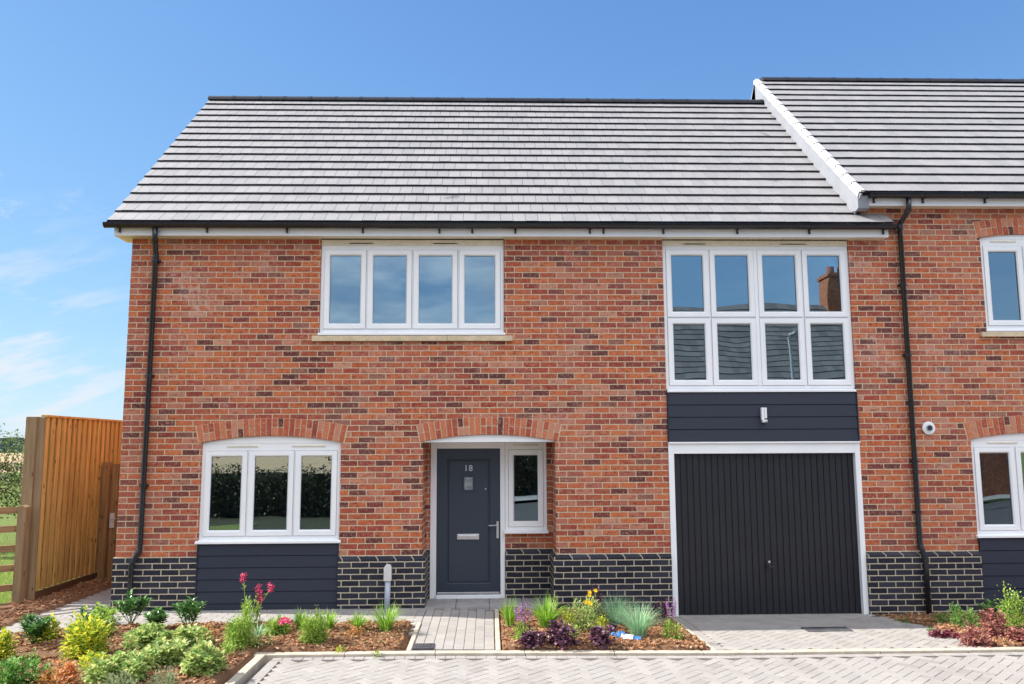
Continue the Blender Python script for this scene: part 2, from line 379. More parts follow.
def sweep(mb,path,prof,side):
    """sweep profile [(outward,z)] along a plan polyline with mitred corners"""
    pts=[Vector(p) for p in path]; rings=[]
    for i,p in enumerate(pts):
        def nrm(a,b):
            d=(b-a).normalized(); return Vector((d.y,-d.x))*side
        if i==0:n=nrm(p,pts[1])
        elif i==len(pts)-1:n=nrm(pts[i-1],p)
        else:
            n1=nrm(pts[i-1],p);n2=nrm(p,pts[i+1]); n=(n1+n2)/(1+n1.dot(n2))
        rings.append([(p.x+n.x*o,p.y+n.y*o,z) for o,z in prof])
    m=len(prof); vs=[v for r in rings for v in r]; fs=[]
    for i in range(len(pts)-1):
        for k in range(m): fs.append((i*m+k,i*m+(k+1)%m,(i+1)*m+(k+1)%m,(i+1)*m+k))
    fs+=[tuple(range(m)),tuple((len(pts)-1)*m+k for k in range(m))]
    mb.add(vs,fs)
PROF=[(0.002,.70),(.045,.655),(.045,-.25),(-.02,-.25),(-.02,.70)]
# ------------------------------------------------------------------ windows
def window(parent,x0,x1,z0,z1,y,cols,rows=1,head=.10,couple=(),sill=None,vents=(),rowz=None,blind=False):
    """casement window; the part is the outer frame, sashes, panes and sill are its pieces"""
    fr=MB(); fw_=.045; fd=.07
    zt=z1-head
    fr.box(x0,x0+fw_,y,y+fd,z0,z1); fr.box(x1-fw_,x1,y,y+fd,z0,z1); fr.box(x0+fw_,x1-fw_,y,y+fd,z0,z0+fw_); fr.box(x0+fw_,x1-fw_,y,y+fd,zt-fw_*.6,z1)
    n=len(cols)
    edges=[x0+fw_]+[c for c in cols]+[x1-fw_]
    xs=edges
    zr=[z0+fw_]+([rowz] if rowz else [])+[zt-fw_*.6]
    for i,c in enumerate(cols):
        w=.05 if i in couple else .018
        fr.box(c-w/2,c+w/2,y-(.008 if i in couple else -.004),y+fd-.002,z0+fw_,zt-fw_*.6)
    if rowz: fr.box(x0+fw_,x1-fw_,y+.005,y+fd-.003,rowz-.009,rowz+.009)
    W=fr.build('window',MT['upvc'],parent,bevel=.004)
    for i in range(len(xs)-1):
        for j in range(len(zr)-1):
            a=xs[i]+.003+(.025 if (i-1) in couple else .009 if i>0 else 0); b=xs[i+1]-.003-(.025 if i in couple else .009 if i<n else 0)
            c=zr[j]+.003+(.009 if j>0 else 0); d=zr[j+1]-.003-(.009 if rowz and j==0 else 0)
            s=.058; sm=MB(); yy=y-.012
            # mitred-look sash with a sloping glazing bead
            o=[(a,c),(b,c),(b,d),(a,d)]; ii=[(a+s,c+s),(b-s,c+s),(b-s,d-s),(a+s,d-s)]; i2=[(a+s+.014,c+s+.014),(b-s-.014,c+s+.014),(b-s-.014,d-s-.014),(a+s+.014,d-s-.014)]
            vs=[(p[0],yy+.05,p[1]) for p in o]+[(p[0],yy,p[1]) for p in o]+[(p[0],yy,p[1]) for p in ii]+[(p[0],yy+.016,p[1]) for p in i2]+[(p[0],yy+.05,p[1]) for p in i2]
            fs=[]
            for q in range(4):
                for k in range(5):
                    k2=(k+1)%5; fs.append((k*4+q,k*4+(q+1)%4,k2*4+(q+1)%4,k2*4+q))
            sm.add(vs,fs); sm.build('sash',MT['upvc'],W,bevel=.003)
            gm=MB(); g0,g1,h0,h1=i2[0][0]-.002,i2[1][0]+.002,i2[0][1]-.002,i2[2][1]+.002
            gm.box(g0,g1,yy+.03,yy+.034,h0,h1); gm.build('pane',MT['glass'],W)
            kk=MB(); e=.006
            kk.box(g0,g1,yy+.018,yy+.0185+.004,h0,h0+e); kk.box(g0,g1,yy+.018,yy+.0225,h1-e,h1); kk.box(g0,g0+e,yy+.018,yy+.0225,h0+e,h1-e); kk.box(g1-e,g1,yy+.018,yy+.0225,h0+e,h1-e)
            kk.build('gasket',MT['gasket'],W)
    for (va,vb) in vents:
        v=MB(); v.box(va,vb,y-.012,y+.01,z1-.052,z1-.032); v.build('trickle_vent',MT['cream'],W,bevel=.003)
    if sill:
        sx0,sx1,sz,sy,kind=sill
        v=MB(); v.prism([(sy,sz),(sy,sz+.028),(y+.01,sz+.045),(y+.04,sz+.045),(y+.04,sz)],0,sx0,sx1) ; v.build('sill',MT['upvc'],W,bevel=.004)
    return W
def text_mesh(txt,size,depth,loc,name,mt,parent):
    cu=bpy.data.curves.new(name,'FONT'); cu.body=txt; cu.size=size; cu.extrude=depth; cu.align_x='CENTER'; cu.align_y='CENTER'; cu.offset=.0; cu.space_character=1.25
    o=bpy.data.objects.new(name+'_t',cu); COL.objects.link(o); dg=bpy.context.evaluated_depsgraph_get(); me=bpy.data.meshes.new_from_object(o.evaluated_get(dg)); bpy.data.objects.remove(o)
    b0=Vector(parent['_b'])
    for v in me.vertices:
        x,y,z=v.co; v.co=Vector((loc[0]+x,loc[1]-z,loc[2]+y))-b0
    me.materials.clear(); me.materials.append(mt)
    q=bpy.data.objects.new(name,me); COL.objects.link(q); q.parent=parent; q['_b']=tuple(b0); return q
def cladding(parent,x0,x1,z0,z1,y,name='cladding'):
    n=max(1,round((z1-z0)/.152)); h=(z1-z0)/n; m=MB()
    for i in range(n):
        a=z0+i*h; m.prism([(y-.019,a),(y-.010,a+h-.007),(y+.02,a+h-.007),(y+.02,a)],0,x0,x1)
        m.box(x0+.001,x1-.001,y+.004,y+.03,a+h-.008,a+h+.001)
    m.box(x0-.012,x0-.001,y-.028,y+.03,z0,z1); m.box(x1+.001,x1+.012,y-.028,y+.03,z0,z1)
    return m.build(name,MT['cladding'],parent,bevel=.0015)
def tile_roof(parent,x0,x1,ye,ze,yr,zr,courses,tw=.165,seed=1,x1_by_course=None,name='roof'):
    rnd=random.Random(seed); e=Vector((0,ye,ze)); r=Vector((0,yr,zr)); sl=r-e; L=sl.length; u=sl/L; n=Vector((0,-u.z,u.y)); gg=L/courses; th=.030
    m=MB(); X=Vector((1,0,0))
    for c in range(courses):
        off=(tw/2 if c%2 else 0); x=x0-off+ (0)
        xe=x1 if x1_by_course is None else x1_by_course(c)
        while x<xe-.004:
            a=max(x,x0)+.0023; b=min(x+tw,xe)-.0023; x+=tw
            if b-a<.02: continue
            s0=c*gg-.012+rnd.uniform(-.003,.003); s1=(c+1)*gg+.03
            if c==courses-1:s1=(c+1)*gg
            lf=rnd.uniform(0,.002); h0=.034+lf; h1=.002
            P0=e+u*s0;P1=e+u*s1
            tp=lambda xx,PP,hh:(xx,*(PP+n*hh).yz)
            vs=[tp(a,P0,h0-th),tp(b,P0,h0-th),tp(b,P1,h1-th),tp(a,P1,h1-th),tp(a,P0,h0),tp(b,P0,h0),tp(b,P1,h1),tp(a,P1,h1)]
            m.add(vs,[(4,5,6,7)],0); k=len(m.v)-8
            for fq in [(0,1,5,4)]: m.f.append([k+i for i in fq]); m.mi.append(1)
            for fq in [(1,2,6,5),(3,0,4,7),(0,3,2,1)]: m.f.append([k+i for i in fq]); m.mi.append(0)
    return m,u,n,L
def gutter(parent,x0,x1,yc,z,r=.058):
    m=MB(); n=10; prof=[]
    for k in range(n+1):
        a=math.pi+math.pi*k/n; prof.append((yc+r*math.cos(a),z+r*math.sin(a)))
    for k in range(n+1):
        a=2*math.pi-math.pi*k/n; prof.append((yc+(r-.004)*math.cos(a),z+(r-.004)*math.sin(a)))
    m.prism(prof,0,x0,x1)
    # stop ends, jointing straps and a rolled lip
    for xx in (x0-.006,x1-.002):
        m.prism([(yc+(r+.003)*math.cos(math.pi+math.pi*k/n),z+(r+.003)*math.sin(math.pi+math.pi*k/n)) for k in range(n+1)],0,xx,xx+.008)
    m.tube([(x0,yc-r,z),(x1,yc-r,z)],.006,6)
    G=m.build('gutter',MT['blackplastic'],parent,smooth=False)
    return G
def bracket(G,x,yc,z,yw,r=.058):
    b=MB(); n=8; pr=[(yc+(r+.007)*math.cos(math.pi+math.pi*k/n),z+(r+.007)*math.sin(math.pi+math.pi*k/n)) for k in range(n+1)]+[(yc+(r+.001)*math.cos(2*math.pi-math.pi*k/n),z+(r+.001)*math.sin(2*math.pi-math.pi*k/n)) for k in range(n+1)]
    b.prism(pr,0,x-.014,x+.014); b.box(x-.010,x+.010,yw-.016,yw,z-.105,z-.03); b.box(x-.013,x+.013,yw-.03,yw,z-.105,z-.085)
    b.build('bracket',MT['blackplastic'],G)
def downpipe(parent,pts,clips,wally=0,foot=None):
    m=MB(); m.tube(pts,.034,14)
    D=m.build('downpipe',MT['blackplastic'],parent,smooth=True)
    for (x,y,z) in clips:
        c=MB(); c.tube([(x,y,z-.018),(x,y,z+.018)],.040,14); c.box(x-.055,x+.055,max(y,wally-.045),wally+.005,z-.014,z+.014)
        c.build('pipe_clip',MT['blackplastic'],D)
    # sockets at the bends
    for i in range(1,len(pts)-1):
        c=MB(); a=Vector(pts[i]); d=(Vector(pts[i+1])-a).normalized(); c.tube([a-d*.0+(Vector((0,0,-.03)) if False else -d*.005),a+d*.05],.039,14); c.build('pipe_socket',MT['blackplastic'],D)
    return D
# ================================================================== HOUSE 1
H1=thing('terraced_house',(0,0,0),'red brick house with navy front door, black garage door and grey tiled roof','house')
XL,XR=-4.72,4.985; ZT=4.835; YB=6.8
PD=.60   # depth of the porch
w=MB()
wall_holes(w,XL,XR,-.25,ZT,[(-2.235,.20,3.445,ZT+1),(2.335,4.87,-1,ZT+1),(-3.70,-1.915,-1,2.50),(-.86,.86,-1,2.50)],0,.30,
  arches=[(-3.70,-1.915,2.135,.085,2.50),(-.86,.86,2.14,.085,2.50)])
# porch recess: cheeks and back
w.box(-1.10,-.86,.302,PD+.3,-.25,2.5); w.box(.86,1.10,.302,PD+.3,-.25,2.5)
wall_holes(w,-.858,.858,-.25,2.13,[(-.80,.215,-1,2.13),(.215,.785,.90,2.13)],PD,PD+.28)
# gable end, back, and party wall
RZ=8.22
w.prism([(.302,-.25),(YB,-.25),(YB,5.0),(3.4,RZ-.06),(.302,5.35)],0,XL,XL+.3)
w.box(XL+.302,XR,YB-.3,YB,-.25,5.0)
w.build('wall',MT['brick'],H1)
p=MB()
sweep(p,[(XL,YB),(XL,0),(-3.7005,0)],PROF,-1)
p.build('plinth',MT['blue'],H1)
p=MB(); sweep(p,[(-1.9145,0),(-.86,0),(-.86,PD),(-.802,PD)],PROF,1); p.build('plinth',MT['blue'],H1)
p=MB(); sweep(p,[(.215,PD),(.86,PD),(.86,0),(2.333,0)],[(a*.9,b) for a,b in PROF],1); p.build('plinth',MT['blue'],H1)
p=MB(); sweep(p,[(4.8705,0),(XR,0)],PROF,1); p.build('plinth',MT['blue'],H1)
# rooms behind the glass
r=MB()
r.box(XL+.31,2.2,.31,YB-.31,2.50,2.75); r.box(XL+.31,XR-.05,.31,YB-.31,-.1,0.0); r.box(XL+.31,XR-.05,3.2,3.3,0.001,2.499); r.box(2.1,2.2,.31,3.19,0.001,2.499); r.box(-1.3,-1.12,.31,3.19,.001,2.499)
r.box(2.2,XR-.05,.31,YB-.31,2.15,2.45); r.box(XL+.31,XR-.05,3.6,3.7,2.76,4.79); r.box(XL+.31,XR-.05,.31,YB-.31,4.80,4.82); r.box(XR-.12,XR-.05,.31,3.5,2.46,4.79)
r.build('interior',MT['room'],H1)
for a in ((-3.70,-1.915,2.135,.085),(-.86,.86,2.14,.085)):
    brick_arch(H1,*a)
    fx=arch_fn(*a); m=MB(); pts=[(lerp(a[0]+.002,a[1]-.002,k/24),) for k in range(25)]
    poly=[(q[0],fx(q[0])-.002) for q in pts]; m.prism([(a[0]+.002,a[2]-.012)]+poly+[(a[1]-.002,a[2]-.012)],1,.025,.07)
    m.build('arch_infill',MT['upvc'],H1)
# porch ceiling
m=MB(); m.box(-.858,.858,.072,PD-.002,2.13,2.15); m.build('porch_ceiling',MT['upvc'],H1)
# windows
W=window(H1,-2.233,.198,3.572,4.815,.03,[-1.625,-1.018,-.41],head=.105,vents=[(-1.87,-1.55),(-.75,-.42)],sill=(-2.25,.215,3.53,-.02,0),couple=(1,) if False else ())
m=MB(); m.prism([(-.045,3.45),(-.045,3.515),(0.0,3.526),(.08,3.527),(.08,3.45)],0,-2.32,-.55); m.prism([(-.045,3.45),(-.045,3.515),(0.0,3.526),(.08,3.527),(.08,3.45)],0,-.546,.31); m.build('stone_sill',MT['stone'],H1,bevel=.003)
W=window(H1,2.337,4.868,2.812,4.815,.03,[2.965,3.595,4.225],head=.095,couple=(1,),rowz=3.765,vents=[(2.62,2.93),(3.95,4.3)],sill=(2.345,4.858,2.767,-.03,0))
for a,b in ((-2.232,.197),(2.338,4.867)):
    m=MB(); m.box(a,b,.018,.028,4.745,4.822); m.build('head_trim',MT['cream'],H1,bevel=.002)
W=window(H1,-3.698,-1.917,.905,2.132,.03,[-3.105,-2.51],head=.075,vents=[(-3.38,-2.98),(-2.55,-2.12)],sill=(-3.725,-1.89,.862,-.045,0))
cladding(H1,-3.685,-1.93,-.02,.862,.0); cladding(H1,2.352,4.855,2.122,2.765,.0)
# garage
m=MB(); gz=-.10
m.box(2.337,2.41,-.012,.10,gz,2.117); m.box(4.80,4.868,-.012,.10,gz,2.117); m.box(2.41,4.80,-.012,.10,1.965,2.117); m.box(2.337,4.868,-.040,-.013,2.097,2.117)
GF=m.build('garage_frame',MT['upvc'],H1,bevel=.004)
m=MB(); n=29; x0,x1=2.412,4.798; pw=(x1-x0)/n; prof=[]
for i in range(n):
    a=x0+i*pw; prof+=[(a,.060),(a+.004,.067),(a+.009,.067),(a+.014,.057),(a+pw*.55,.055),(a+pw-.008,.057),(a+pw-.0005,.060)]
vs=[(x,y,gz+.02) for x,y in prof]+[(x,y,1.963) for x,y in prof]; k=len(prof)
m.add(vs,[(i,i+1,k+i+1,k+i) for i in range(k-1)])
m.box(x0,x1,.05,.078,gz+.004,gz+.02)
m.box(x0,x1,.056,.078,1.955,1.9645)
GD=m.build('garage_door',MT['garage'],H1,recalc=False)
m=MB(); m.box(3.585,3.645,.035,.055,.485,.545); m.tube([(3.615,.04,.515),(3.615,.005,.515)],.012,10); m.box(3.60,3.665,-.005,.008,.505,.522); m.build('handle',MT['blackplastic'],GD,bevel=.003)
m=MB(); m.tube([(3.617,.05,.575),(3.617,.028,.575)],.016,14); m.build('lock',MT['steel'],GD)
# little white bracket on the navy boards
m=MB(); m.box(3.565,3.60,-.075,-.024,2.40,2.56); m.box(3.61,3.64,-.06,-.024,2.42,2.56); m.box(3.575,3.635,-.085,-.024,2.365,2.40); m.tube([(3.605,-.09,2.385),(3.605,-.13,2.375)],.014,12)
S=m.build('wall_sensor',MT['upvc'],H1,bevel=.004)
m=MB(); m.tube([(3.605,-.128,2.375),(3.605,-.133,2.373)],.009,12); m.build('sensor_eye',MT['litdark'],S)
# front door set
m=MB(); y0=PD-.01
fz0=.055
m.box(-.798,-.715,y0,y0+.08,fz0,2.128); m.box(.150,.213,y0,y0+.08,fz0,2.128); m.box(-.715,.150,y0,y0+.08,2.045,2.128); m.box(-.715,.150,y0-.03,y0+.08,fz0,fz0+.05)
DF=m.build('door_frame',MT['upvc'],H1,bevel=.004)
m=MB(); lx0,lx1,lz0,lz1=-.711,.146,fz0+.053,2.041; yf=y0+.012
def frame_rect(m,x0,x1,z0,z1,w,d,yb):
    """a moulded groove: outer rect flush, sloped down to depth d"""
    o=[(x0,z0),(x1,z0),(x1,z1),(x0,z1)]; i=[(x0+w,z0+w),(x1-w,z0+w),(x1-w,z1-w),(x0+w,z1-w)]; return o,i
def leaf(m,x0,x1,z0,z1,yf):
    rects=[(0,0),(.135,0),(.145,.009),(.155,.009),(.166,.001),(.185,.001)]
    rings=[]
    for ins,d in rects: rings.append([(x0+ins,yf+d,z0+ins),(x1-ins,yf+d,z0+ins),(x1-ins,yf+d,z1-ins),(x0+ins,yf+d,z1-ins)])
    vs=[(x0,yf+.05,z0),(x1,yf+.05,z0),(x1,yf+.05,z1),(x0,yf+.05,z1)]+[v for r in rings for v in r]; fs=[(0,1,2,3)]
    for a in range(len(rings)):
        for q in range(4): fs.append((a*4+q,a*4+(q+1)%4,(a+1)*4+(q+1)%4,(a+1)*4+q))
    fs.append(tuple(len(rings)*4+q for q in range(4)))
    m.add(vs,fs)
leaf(m,lx0,lx1,lz0,lz1,yf)
DR=m.build('front_door',MT['door'],H1)
cxd=-.282
m=MB(); m.box(cxd-.085,cxd+.085,yf-.012,yf-.001,1.455,1.69); m.build('glazing_surround',MT['door'],DR,bevel=.006)
def f(t,b):
    p=t.pos(); P(t,b,t.mix(t.sstep(t.noise(p,14,2),.35,.65),(.17,.20,.22),(.32,.35,.37)),.3,.5,0,t.bump(t.noise(p,60,2),.0012))
MT['obscure']=mat('obscured_glass',f)
m=MB(); m.box(cxd-.056,cxd+.056,yf-.016,yf-.0125,1.49,1.655); m.build('door_light',MT['obscure'],DR)
text_mesh('1',.115,.004,(cxd-.034,yf-.006,1.775),'number_one',MT['steel'],DR); text_mesh('8',.115,.004,(cxd+.03,yf-.006,1.775),'number_eight',MT['steel'],DR)
m=MB(); m.box(cxd-.005-.15,cxd-.005+.15,yf-.014,yf-.001,.825,.90); m.box(cxd-.13,cxd+.12,yf-.024,yf-.014,.845,.885); m.build('letterbox',MT['steel'],DR,bevel=.005)
m=MB(); m.box(.098,.128,yf-.012,yf-.001,.84,1.065); m.tube([(.113,yf-.01,1.015),(.113,yf-.05,1.015),(.09,yf-.055,1.015),(-.01,yf-.055,1.012)],.009,10); m.tube([(.113,yf-.012,.90),(.113,yf-.02,.90)],.010,10); m.build('handle',MT['steel'],DR,bevel=0)
m=MB(); m.tube([(-.05,yf-.001,1.50),(-.05,yf-.012,1.50)],.011,12); m.build('door_viewer',MT['steel'],DR)
m=MB(); m.box(lx0+.01,lx1-.01,yf-.03,yf-.001,lz0+.001,lz0+.03); m.build('weather_bar',MT['steel'],DR,bevel=.003)
window(H1,.216,.784,.945,2.128,PD-.01,[],head=.075,vents=[(.33,.68)],sill=(.20,.80,.905,PD-.085,0))
# electric duct stays a thing of its own (below)
# eaves, fascia, soffit
m=MB(); m.box(-4.90,5.36,-.15,-.125,4.83,4.975); m.box(-4.90,-4.875,-.125,.25,4.83,4.99); FA=m.build('fascia',MT['upvc'],H1,bevel=.003)
m=MB(); m.box(-4.875,5.36,-.125,-.001,4.832,4.842); m.box(-4.875,-4.722,0,.25,4.832,4.842); m.build('soffit',MT['cream'],H1)
ye,ze,yr,zr=-.205,5.0,3.4,8.235
m,u,n,L=tile_roof(H1,-4.96,5.06,ye,ze,yr,zr,17,seed=3,x1_by_course=lambda c:5.40 if c<1 else 5.06)
m.prism([(ye+.08,ze+.03),(yr,zr-.06),(yr,zr-.10),(ye+.08,ze-.02)],0,-4.94,5.0,mi=0)
m.prism([(yr,zr-.005),(yr,zr-.05),(YB+.2,ze-.05),(YB+.2,ze)],0,-4.96,5.06,mi=0)
RF=m.build('roof',[MT['tile'],MT['tile_butt']],H1,recalc=True)
# verge units on the left edge
m=MB()
for c in range(17):
    a=Vector((0,ye,ze))+u*(c*L/17-.012); b=Vector((0,ye,ze))+u*((c+1)*L/17-.012)
    m.beam(Vector((-4.968,a.y,a.z))-n*.02,Vector((-4.968,b.y,b.z))-n*.045,.012,.06,n)
m.build('verge_trim',MT['blackplastic'],RF)
m=MB(); x=-4.97; rnd=random.Random(5)
while x<5.0:
    e=min(x+.45,5.02); pr=[]
    hh=.03+rnd.uniform(0,.006)
    for k in range(9):
        a=math.pi*k/8; pr.append((yr+.125*math.cos(a),zr-.045+.10*math.sin(a)))
    m.prism(pr,0,x+.004,e-.004); m.prism([(y_,z_+.006) for y_,z_ in pr],0,e-.03,e+.02)
    x+=.45
m.build('ridge_tile',MT['tile_butt'],RF)
gz_=4.972; G=gutter(H1,-4.99,5.42,-.215,gz_)
for x in (-4.82,-3.69,-2.65,-1.66,-.65,-.22,.35,1.34,1.52,2.32,3.31,4.28,5.28):
    bracket(G,x,-.215,gz_,-.15)
DP=downpipe(H1,[(-4.345,-.215,gz_-.05),(-4.345,-.20,4.77),(-4.385,-.05,4.60),(-4.40,-.05,.80),(-4.475,-.095,.62),(-4.475,-.095,-.1)],[(-4.385,-.05,4.52),(-4.393,-.05,3.0),(-4.397,-.05,1.6)])
DP['label']='black plastic downpipe at the left corner'
# ================================================================== HOUSE 2
H2=thing('terraced_house',(7.5,0,0),'taller brick house on the right with white bargeboard and higher roof, cut by the frame','house')
X2=11.4
w=MB()
wall_holes(w,XR+.001,X2,-.25,5.27,[(6.69,7.87,3.51,5.20),(6.36,8.14,-1,2.50)],0,.30,arches=[(6.69,7.87,4.865,.05,5.20),(6.36,8.14,2.135,.085,2.50)])
w.prism([(.302,-.25),(7.5,-.25),(7.5,5.3),(3.75,8.72),(.302,5.6)],0,XR+.001,XR+.25)
w.prism([(.302,-.25),(7.5,-.25),(7.5,5.3),(3.75,8.72),(.302,5.6)],0,X2-.25,X2)
w.box(XR+.252,X2-.252,7.2,7.5,-.25,5.3)
w.build('wall',MT['brick'],H2)
p=MB(); sweep(p,[(XR+.001,0),(6.3595,0)],PROF,1); p.build('plinth',MT['blue'],H2)
p=MB(); sweep(p,[(8.1405,0),(X2,0)],PROF,1); p.build('plinth',MT['blue'],H2)
brick_arch(H2,6.36,8.14,2.135,.085); brick_arch(H2,6.69,7.87,4.865,.05)
for a in ((6.36,8.14,2.135,.085),(6.69,7.87,4.865,.05)):
    fx=arch_fn(*a); m=MB(); pts=[lerp(a[0]+.002,a[1]-.002,k/24) for k in range(25)]
    m.prism([(a[0]+.002,a[2]-.012)]+[(q,fx(q)-.002) for q in pts]+[(a[1]-.002,a[2]-.012)],1,.025,.07); m.build('arch_infill',MT['upvc'],H2)
window(H2,6.692,7.868,3.61,4.862,.03,[7.28],head=.085,vents=[(6.85,7.2)],sill=(6.68,7.88,3.57,-.02,0))
m=MB(); m.prism([(-.045,3.50),(-.045,3.558),(0.0,3.568),(.08,3.568),(.08,3.50)],0,6.60,7.96); m.build('stone_sill',MT['stone'],H2,bevel=.003)
window(H2,6.362,8.138,.905,2.132,.03,[6.955,7.55],head=.075,vents=[(6.6,7.0),(7.3,7.7)],sill=(6.335,8.165,.862,-.045,0))
cladding(H2,6.375,8.125,-.1,.862,.0)
r=MB(); r.box(XR+.26,X2-.26,.31,7.1,2.5,2.75); r.box(XR+.26,X2-.26,.31,7.1,-.1,0); r.box(XR+.26,X2-.26,3.2,3.3,.001,2.499); r.box(XR+.26,X2-.26,3.2,3.3,2.76,5.2); r.box(XR+.26,X2-.26,.31,7.1,5.22,5.25); r.build('interior',MT['room'],H2)
m=MB(); m.box(5.10,X2+.1,-.15,-.125,5.265,5.41); m.build('fascia',MT['upvc'],H2,bevel=.003)
m=MB(); m.box(5.10,X2+.1,-.125,-.001,5.268,5.278); m.build('soffit',MT['cream'],H2)
ye2,ze2,yr2,zr2=-.205,5.43,3.75,8.83
m,u2,n2,L2=tile_roof(H2,5.03,X2+.15,ye2,ze2,yr2,zr2,17,seed=9)
m.prism([(ye2+.08,ze2+.03),(yr2,zr2-.06),(yr2,zr2-.10),(ye2+.08,ze2-.02)],0,5.09,X2,mi=0)
m.prism([(yr2,zr2-.005),(yr2,zr2-.05),(7.7,ze2-.05),(7.7,ze2)],0,5.085,X2+.15,mi=0)
RF2=m.build('roof',[MT['tile'],MT['tile_butt']],H2)
m=MB(); x=5.08
while x<X2+.1:
    pr=[(yr2+.125*math.cos(math.pi*k/8),zr2-.045+.10*math.sin(math.pi*k/8)) for k in range(9)]
    m.prism(pr,0,x+.004,x+.446); m.prism([(a,b+.006) for a,b in pr],0,x+.42,x+.47); x+=.45
m.build('ridge_tile',MT['tile_butt'],RF2)
# bargeboard and stepped white verge caps
E2=Vector((0,ye2,ze2))
def on(s,h,x): q=E2+u2*s+n2*h; return (x,q.y,q.z)
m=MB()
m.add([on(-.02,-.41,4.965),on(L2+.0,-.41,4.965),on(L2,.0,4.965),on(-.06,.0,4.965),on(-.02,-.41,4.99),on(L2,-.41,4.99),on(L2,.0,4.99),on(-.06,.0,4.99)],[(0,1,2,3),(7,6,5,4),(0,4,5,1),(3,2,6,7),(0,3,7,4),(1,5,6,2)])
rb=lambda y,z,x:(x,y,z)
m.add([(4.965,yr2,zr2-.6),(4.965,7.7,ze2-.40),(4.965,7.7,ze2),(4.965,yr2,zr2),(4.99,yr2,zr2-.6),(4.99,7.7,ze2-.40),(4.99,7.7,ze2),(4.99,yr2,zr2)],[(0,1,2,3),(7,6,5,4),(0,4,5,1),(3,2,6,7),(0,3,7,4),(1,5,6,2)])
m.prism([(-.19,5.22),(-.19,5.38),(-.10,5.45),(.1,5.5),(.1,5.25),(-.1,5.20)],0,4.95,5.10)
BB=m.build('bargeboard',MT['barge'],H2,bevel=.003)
m=MB()
for c in range(17):
    a=c*L2/17-.02; b=(c+1)*L2/17+.005
    A=Vector(on(a,.030,5.00)); B=Vector(on(b,.012,5.00))
    m.beam(A,B,.055,.034,n2); m.beam(Vector(on(a,-.015,4.955)),Vector(on(b,-.03,4.955)),.012,.07,n2)
m.build('verge_cap',MT['vergecap'],BB,bevel=.003)
# rear verge end of the ridge
G2=gutter(H2,5.10,X2+.15,-.215,5.405)
for x in (5.18,5.85,6.7,7.6,8.6,9.6,10.5): bracket(G2,x,-.215,5.405,-.15)
D2=downpipe(H2,[(5.63,-.215,5.355),(5.63,-.205,5.20),(5.565,-.06,5.02),(5.565,-.05,.78),(5.60,-.095,.62),(5.60,-.095,-.15)],[(5.565,-.05,4.2),(5.565,-.05,3.25),(5.565,-.05,1.85),(5.565,-.05,1.2)])
m=MB(); m.tube([(5.80,-.004,2.285),(5.80,-.022,2.285)],.085,28); m.tube([(5.80,-.02,2.285),(5.80,-.032,2.285)],.066,28)
V=m.build('boiler_flue',MT['upvc'],H2,bevel=.003)
m=MB(); m.tube([(5.80,-.03,2.285),(5.80,-.045,2.285)],.042,20); m.build('flue_outlet',MT['lampgrey'],V)
m=MB(); m.tube([(5.80,-.044,2.285),(5.80,-.048,2.285)],.033,20); m.build('flue_mouth',MT['litdark'],V)
# ------------------------------------------------------------------ service duct by the door
pd=at(388.5,608); 
SD=thing('service_duct',(-1.285,-.10,g(-1.285,-.1)),'grey plastic cable duct with pale cap standing against the plinth left of the porch','duct')
m=MB(); m.tube([(-1.285,-.10,0),(-1.275,-.10,.45)],.036,16); m.build('pipe',MT['duct'],SD,smooth=True)
m=MB(); m.prism([(-1.325,.40),(-1.23,.40),(-1.23,.56),(-1.25,.60),(-1.30,.60),(-1.325,.56)],1,-.15,-.055); m.build('cap',MT['ductcap'],SD,bevel=.008)
# ================================================================== GROUND
def sheet(name,x0,x1,y0,y1,nx,ny,zf,mt,**k):
    m=MB(); vs=[]; fs=[]
    for j in range(ny+1):
        for i in range(nx+1):
            x=lerp(x0,x1,i/nx); y=y0+(y1-y0)*j/ny; vs.append((x,y,zf(x,y)))
    for j in range(ny):
        for i in range(nx): a=j*(nx+1)+i; fs.append((a,a+1,a+nx+2,a+nx+1))
    m.add(vs,fs); o=m.build(name,mt,base=((x0+x1)/2,(y0+y1)/2,0),smooth=True); o['kind']='structure'; return o
sheet('grass_verge',-40,-2.3,-23,-7.9,20,10,lambda x,y:0.0,MT['rough'])
sheet('ground',-3000,3000,-3000,4000,2,2,lambda x,y:-.30,MT['grass'])
sheet('meadow',-70,-6.2,-12,60,80,80,lambda x,y:.03-.0*(y)+.03*noise.noise(Vector((x*.7,y*.7,0))) if y<59 and x>-69 else -.4,MT['grass'])
sheet('back_garden',-6.2,30,.3,60,20,20,lambda x,y:0.0,MT['grass'])
sheet('stubble_field',-200,4,-260,-23.05,6,6,lambda x,y:.0,MT['stubble'])
sheet('road',-2.2,60,-20,-9.5,4,2,lambda x,y:-.074,MT['asphalt'])
sheet('stubble_field',-400,-30,70,420,10,10,lambda x,y:.2 if 71<y<419 else -.4,MT['stubble'])
KY0,KY1=-2.20,-2.335     # kerb
def inside_path(x,y):
    if y>-.93 and y<.7 and x>-5.55: return x<2.2 and (x<1 and y>-.93 and x<-.0 or y>-.02) or x<-.83
    return False
def bedx(y): return lerp(4.87,5.08,-y/.5) if y>-.5 else lerp(5.08,5.22,(-y-.5)/1.7)
def paved(x,y):
    if -.86<x<.11 and y<.7 and y>-2.25: return True          # path to the door
    if x<=-.8 and x>-5.52 and y>-.92-(.35*max(0,(-4.2-x)/1.3)): return True
    if x>2.27 and y>-2.25 and x< bedx(y): return True
    if x>-2.33 and y<-2.2: return True
    if -.86<x<.86 and y>-.05: return True
    return False
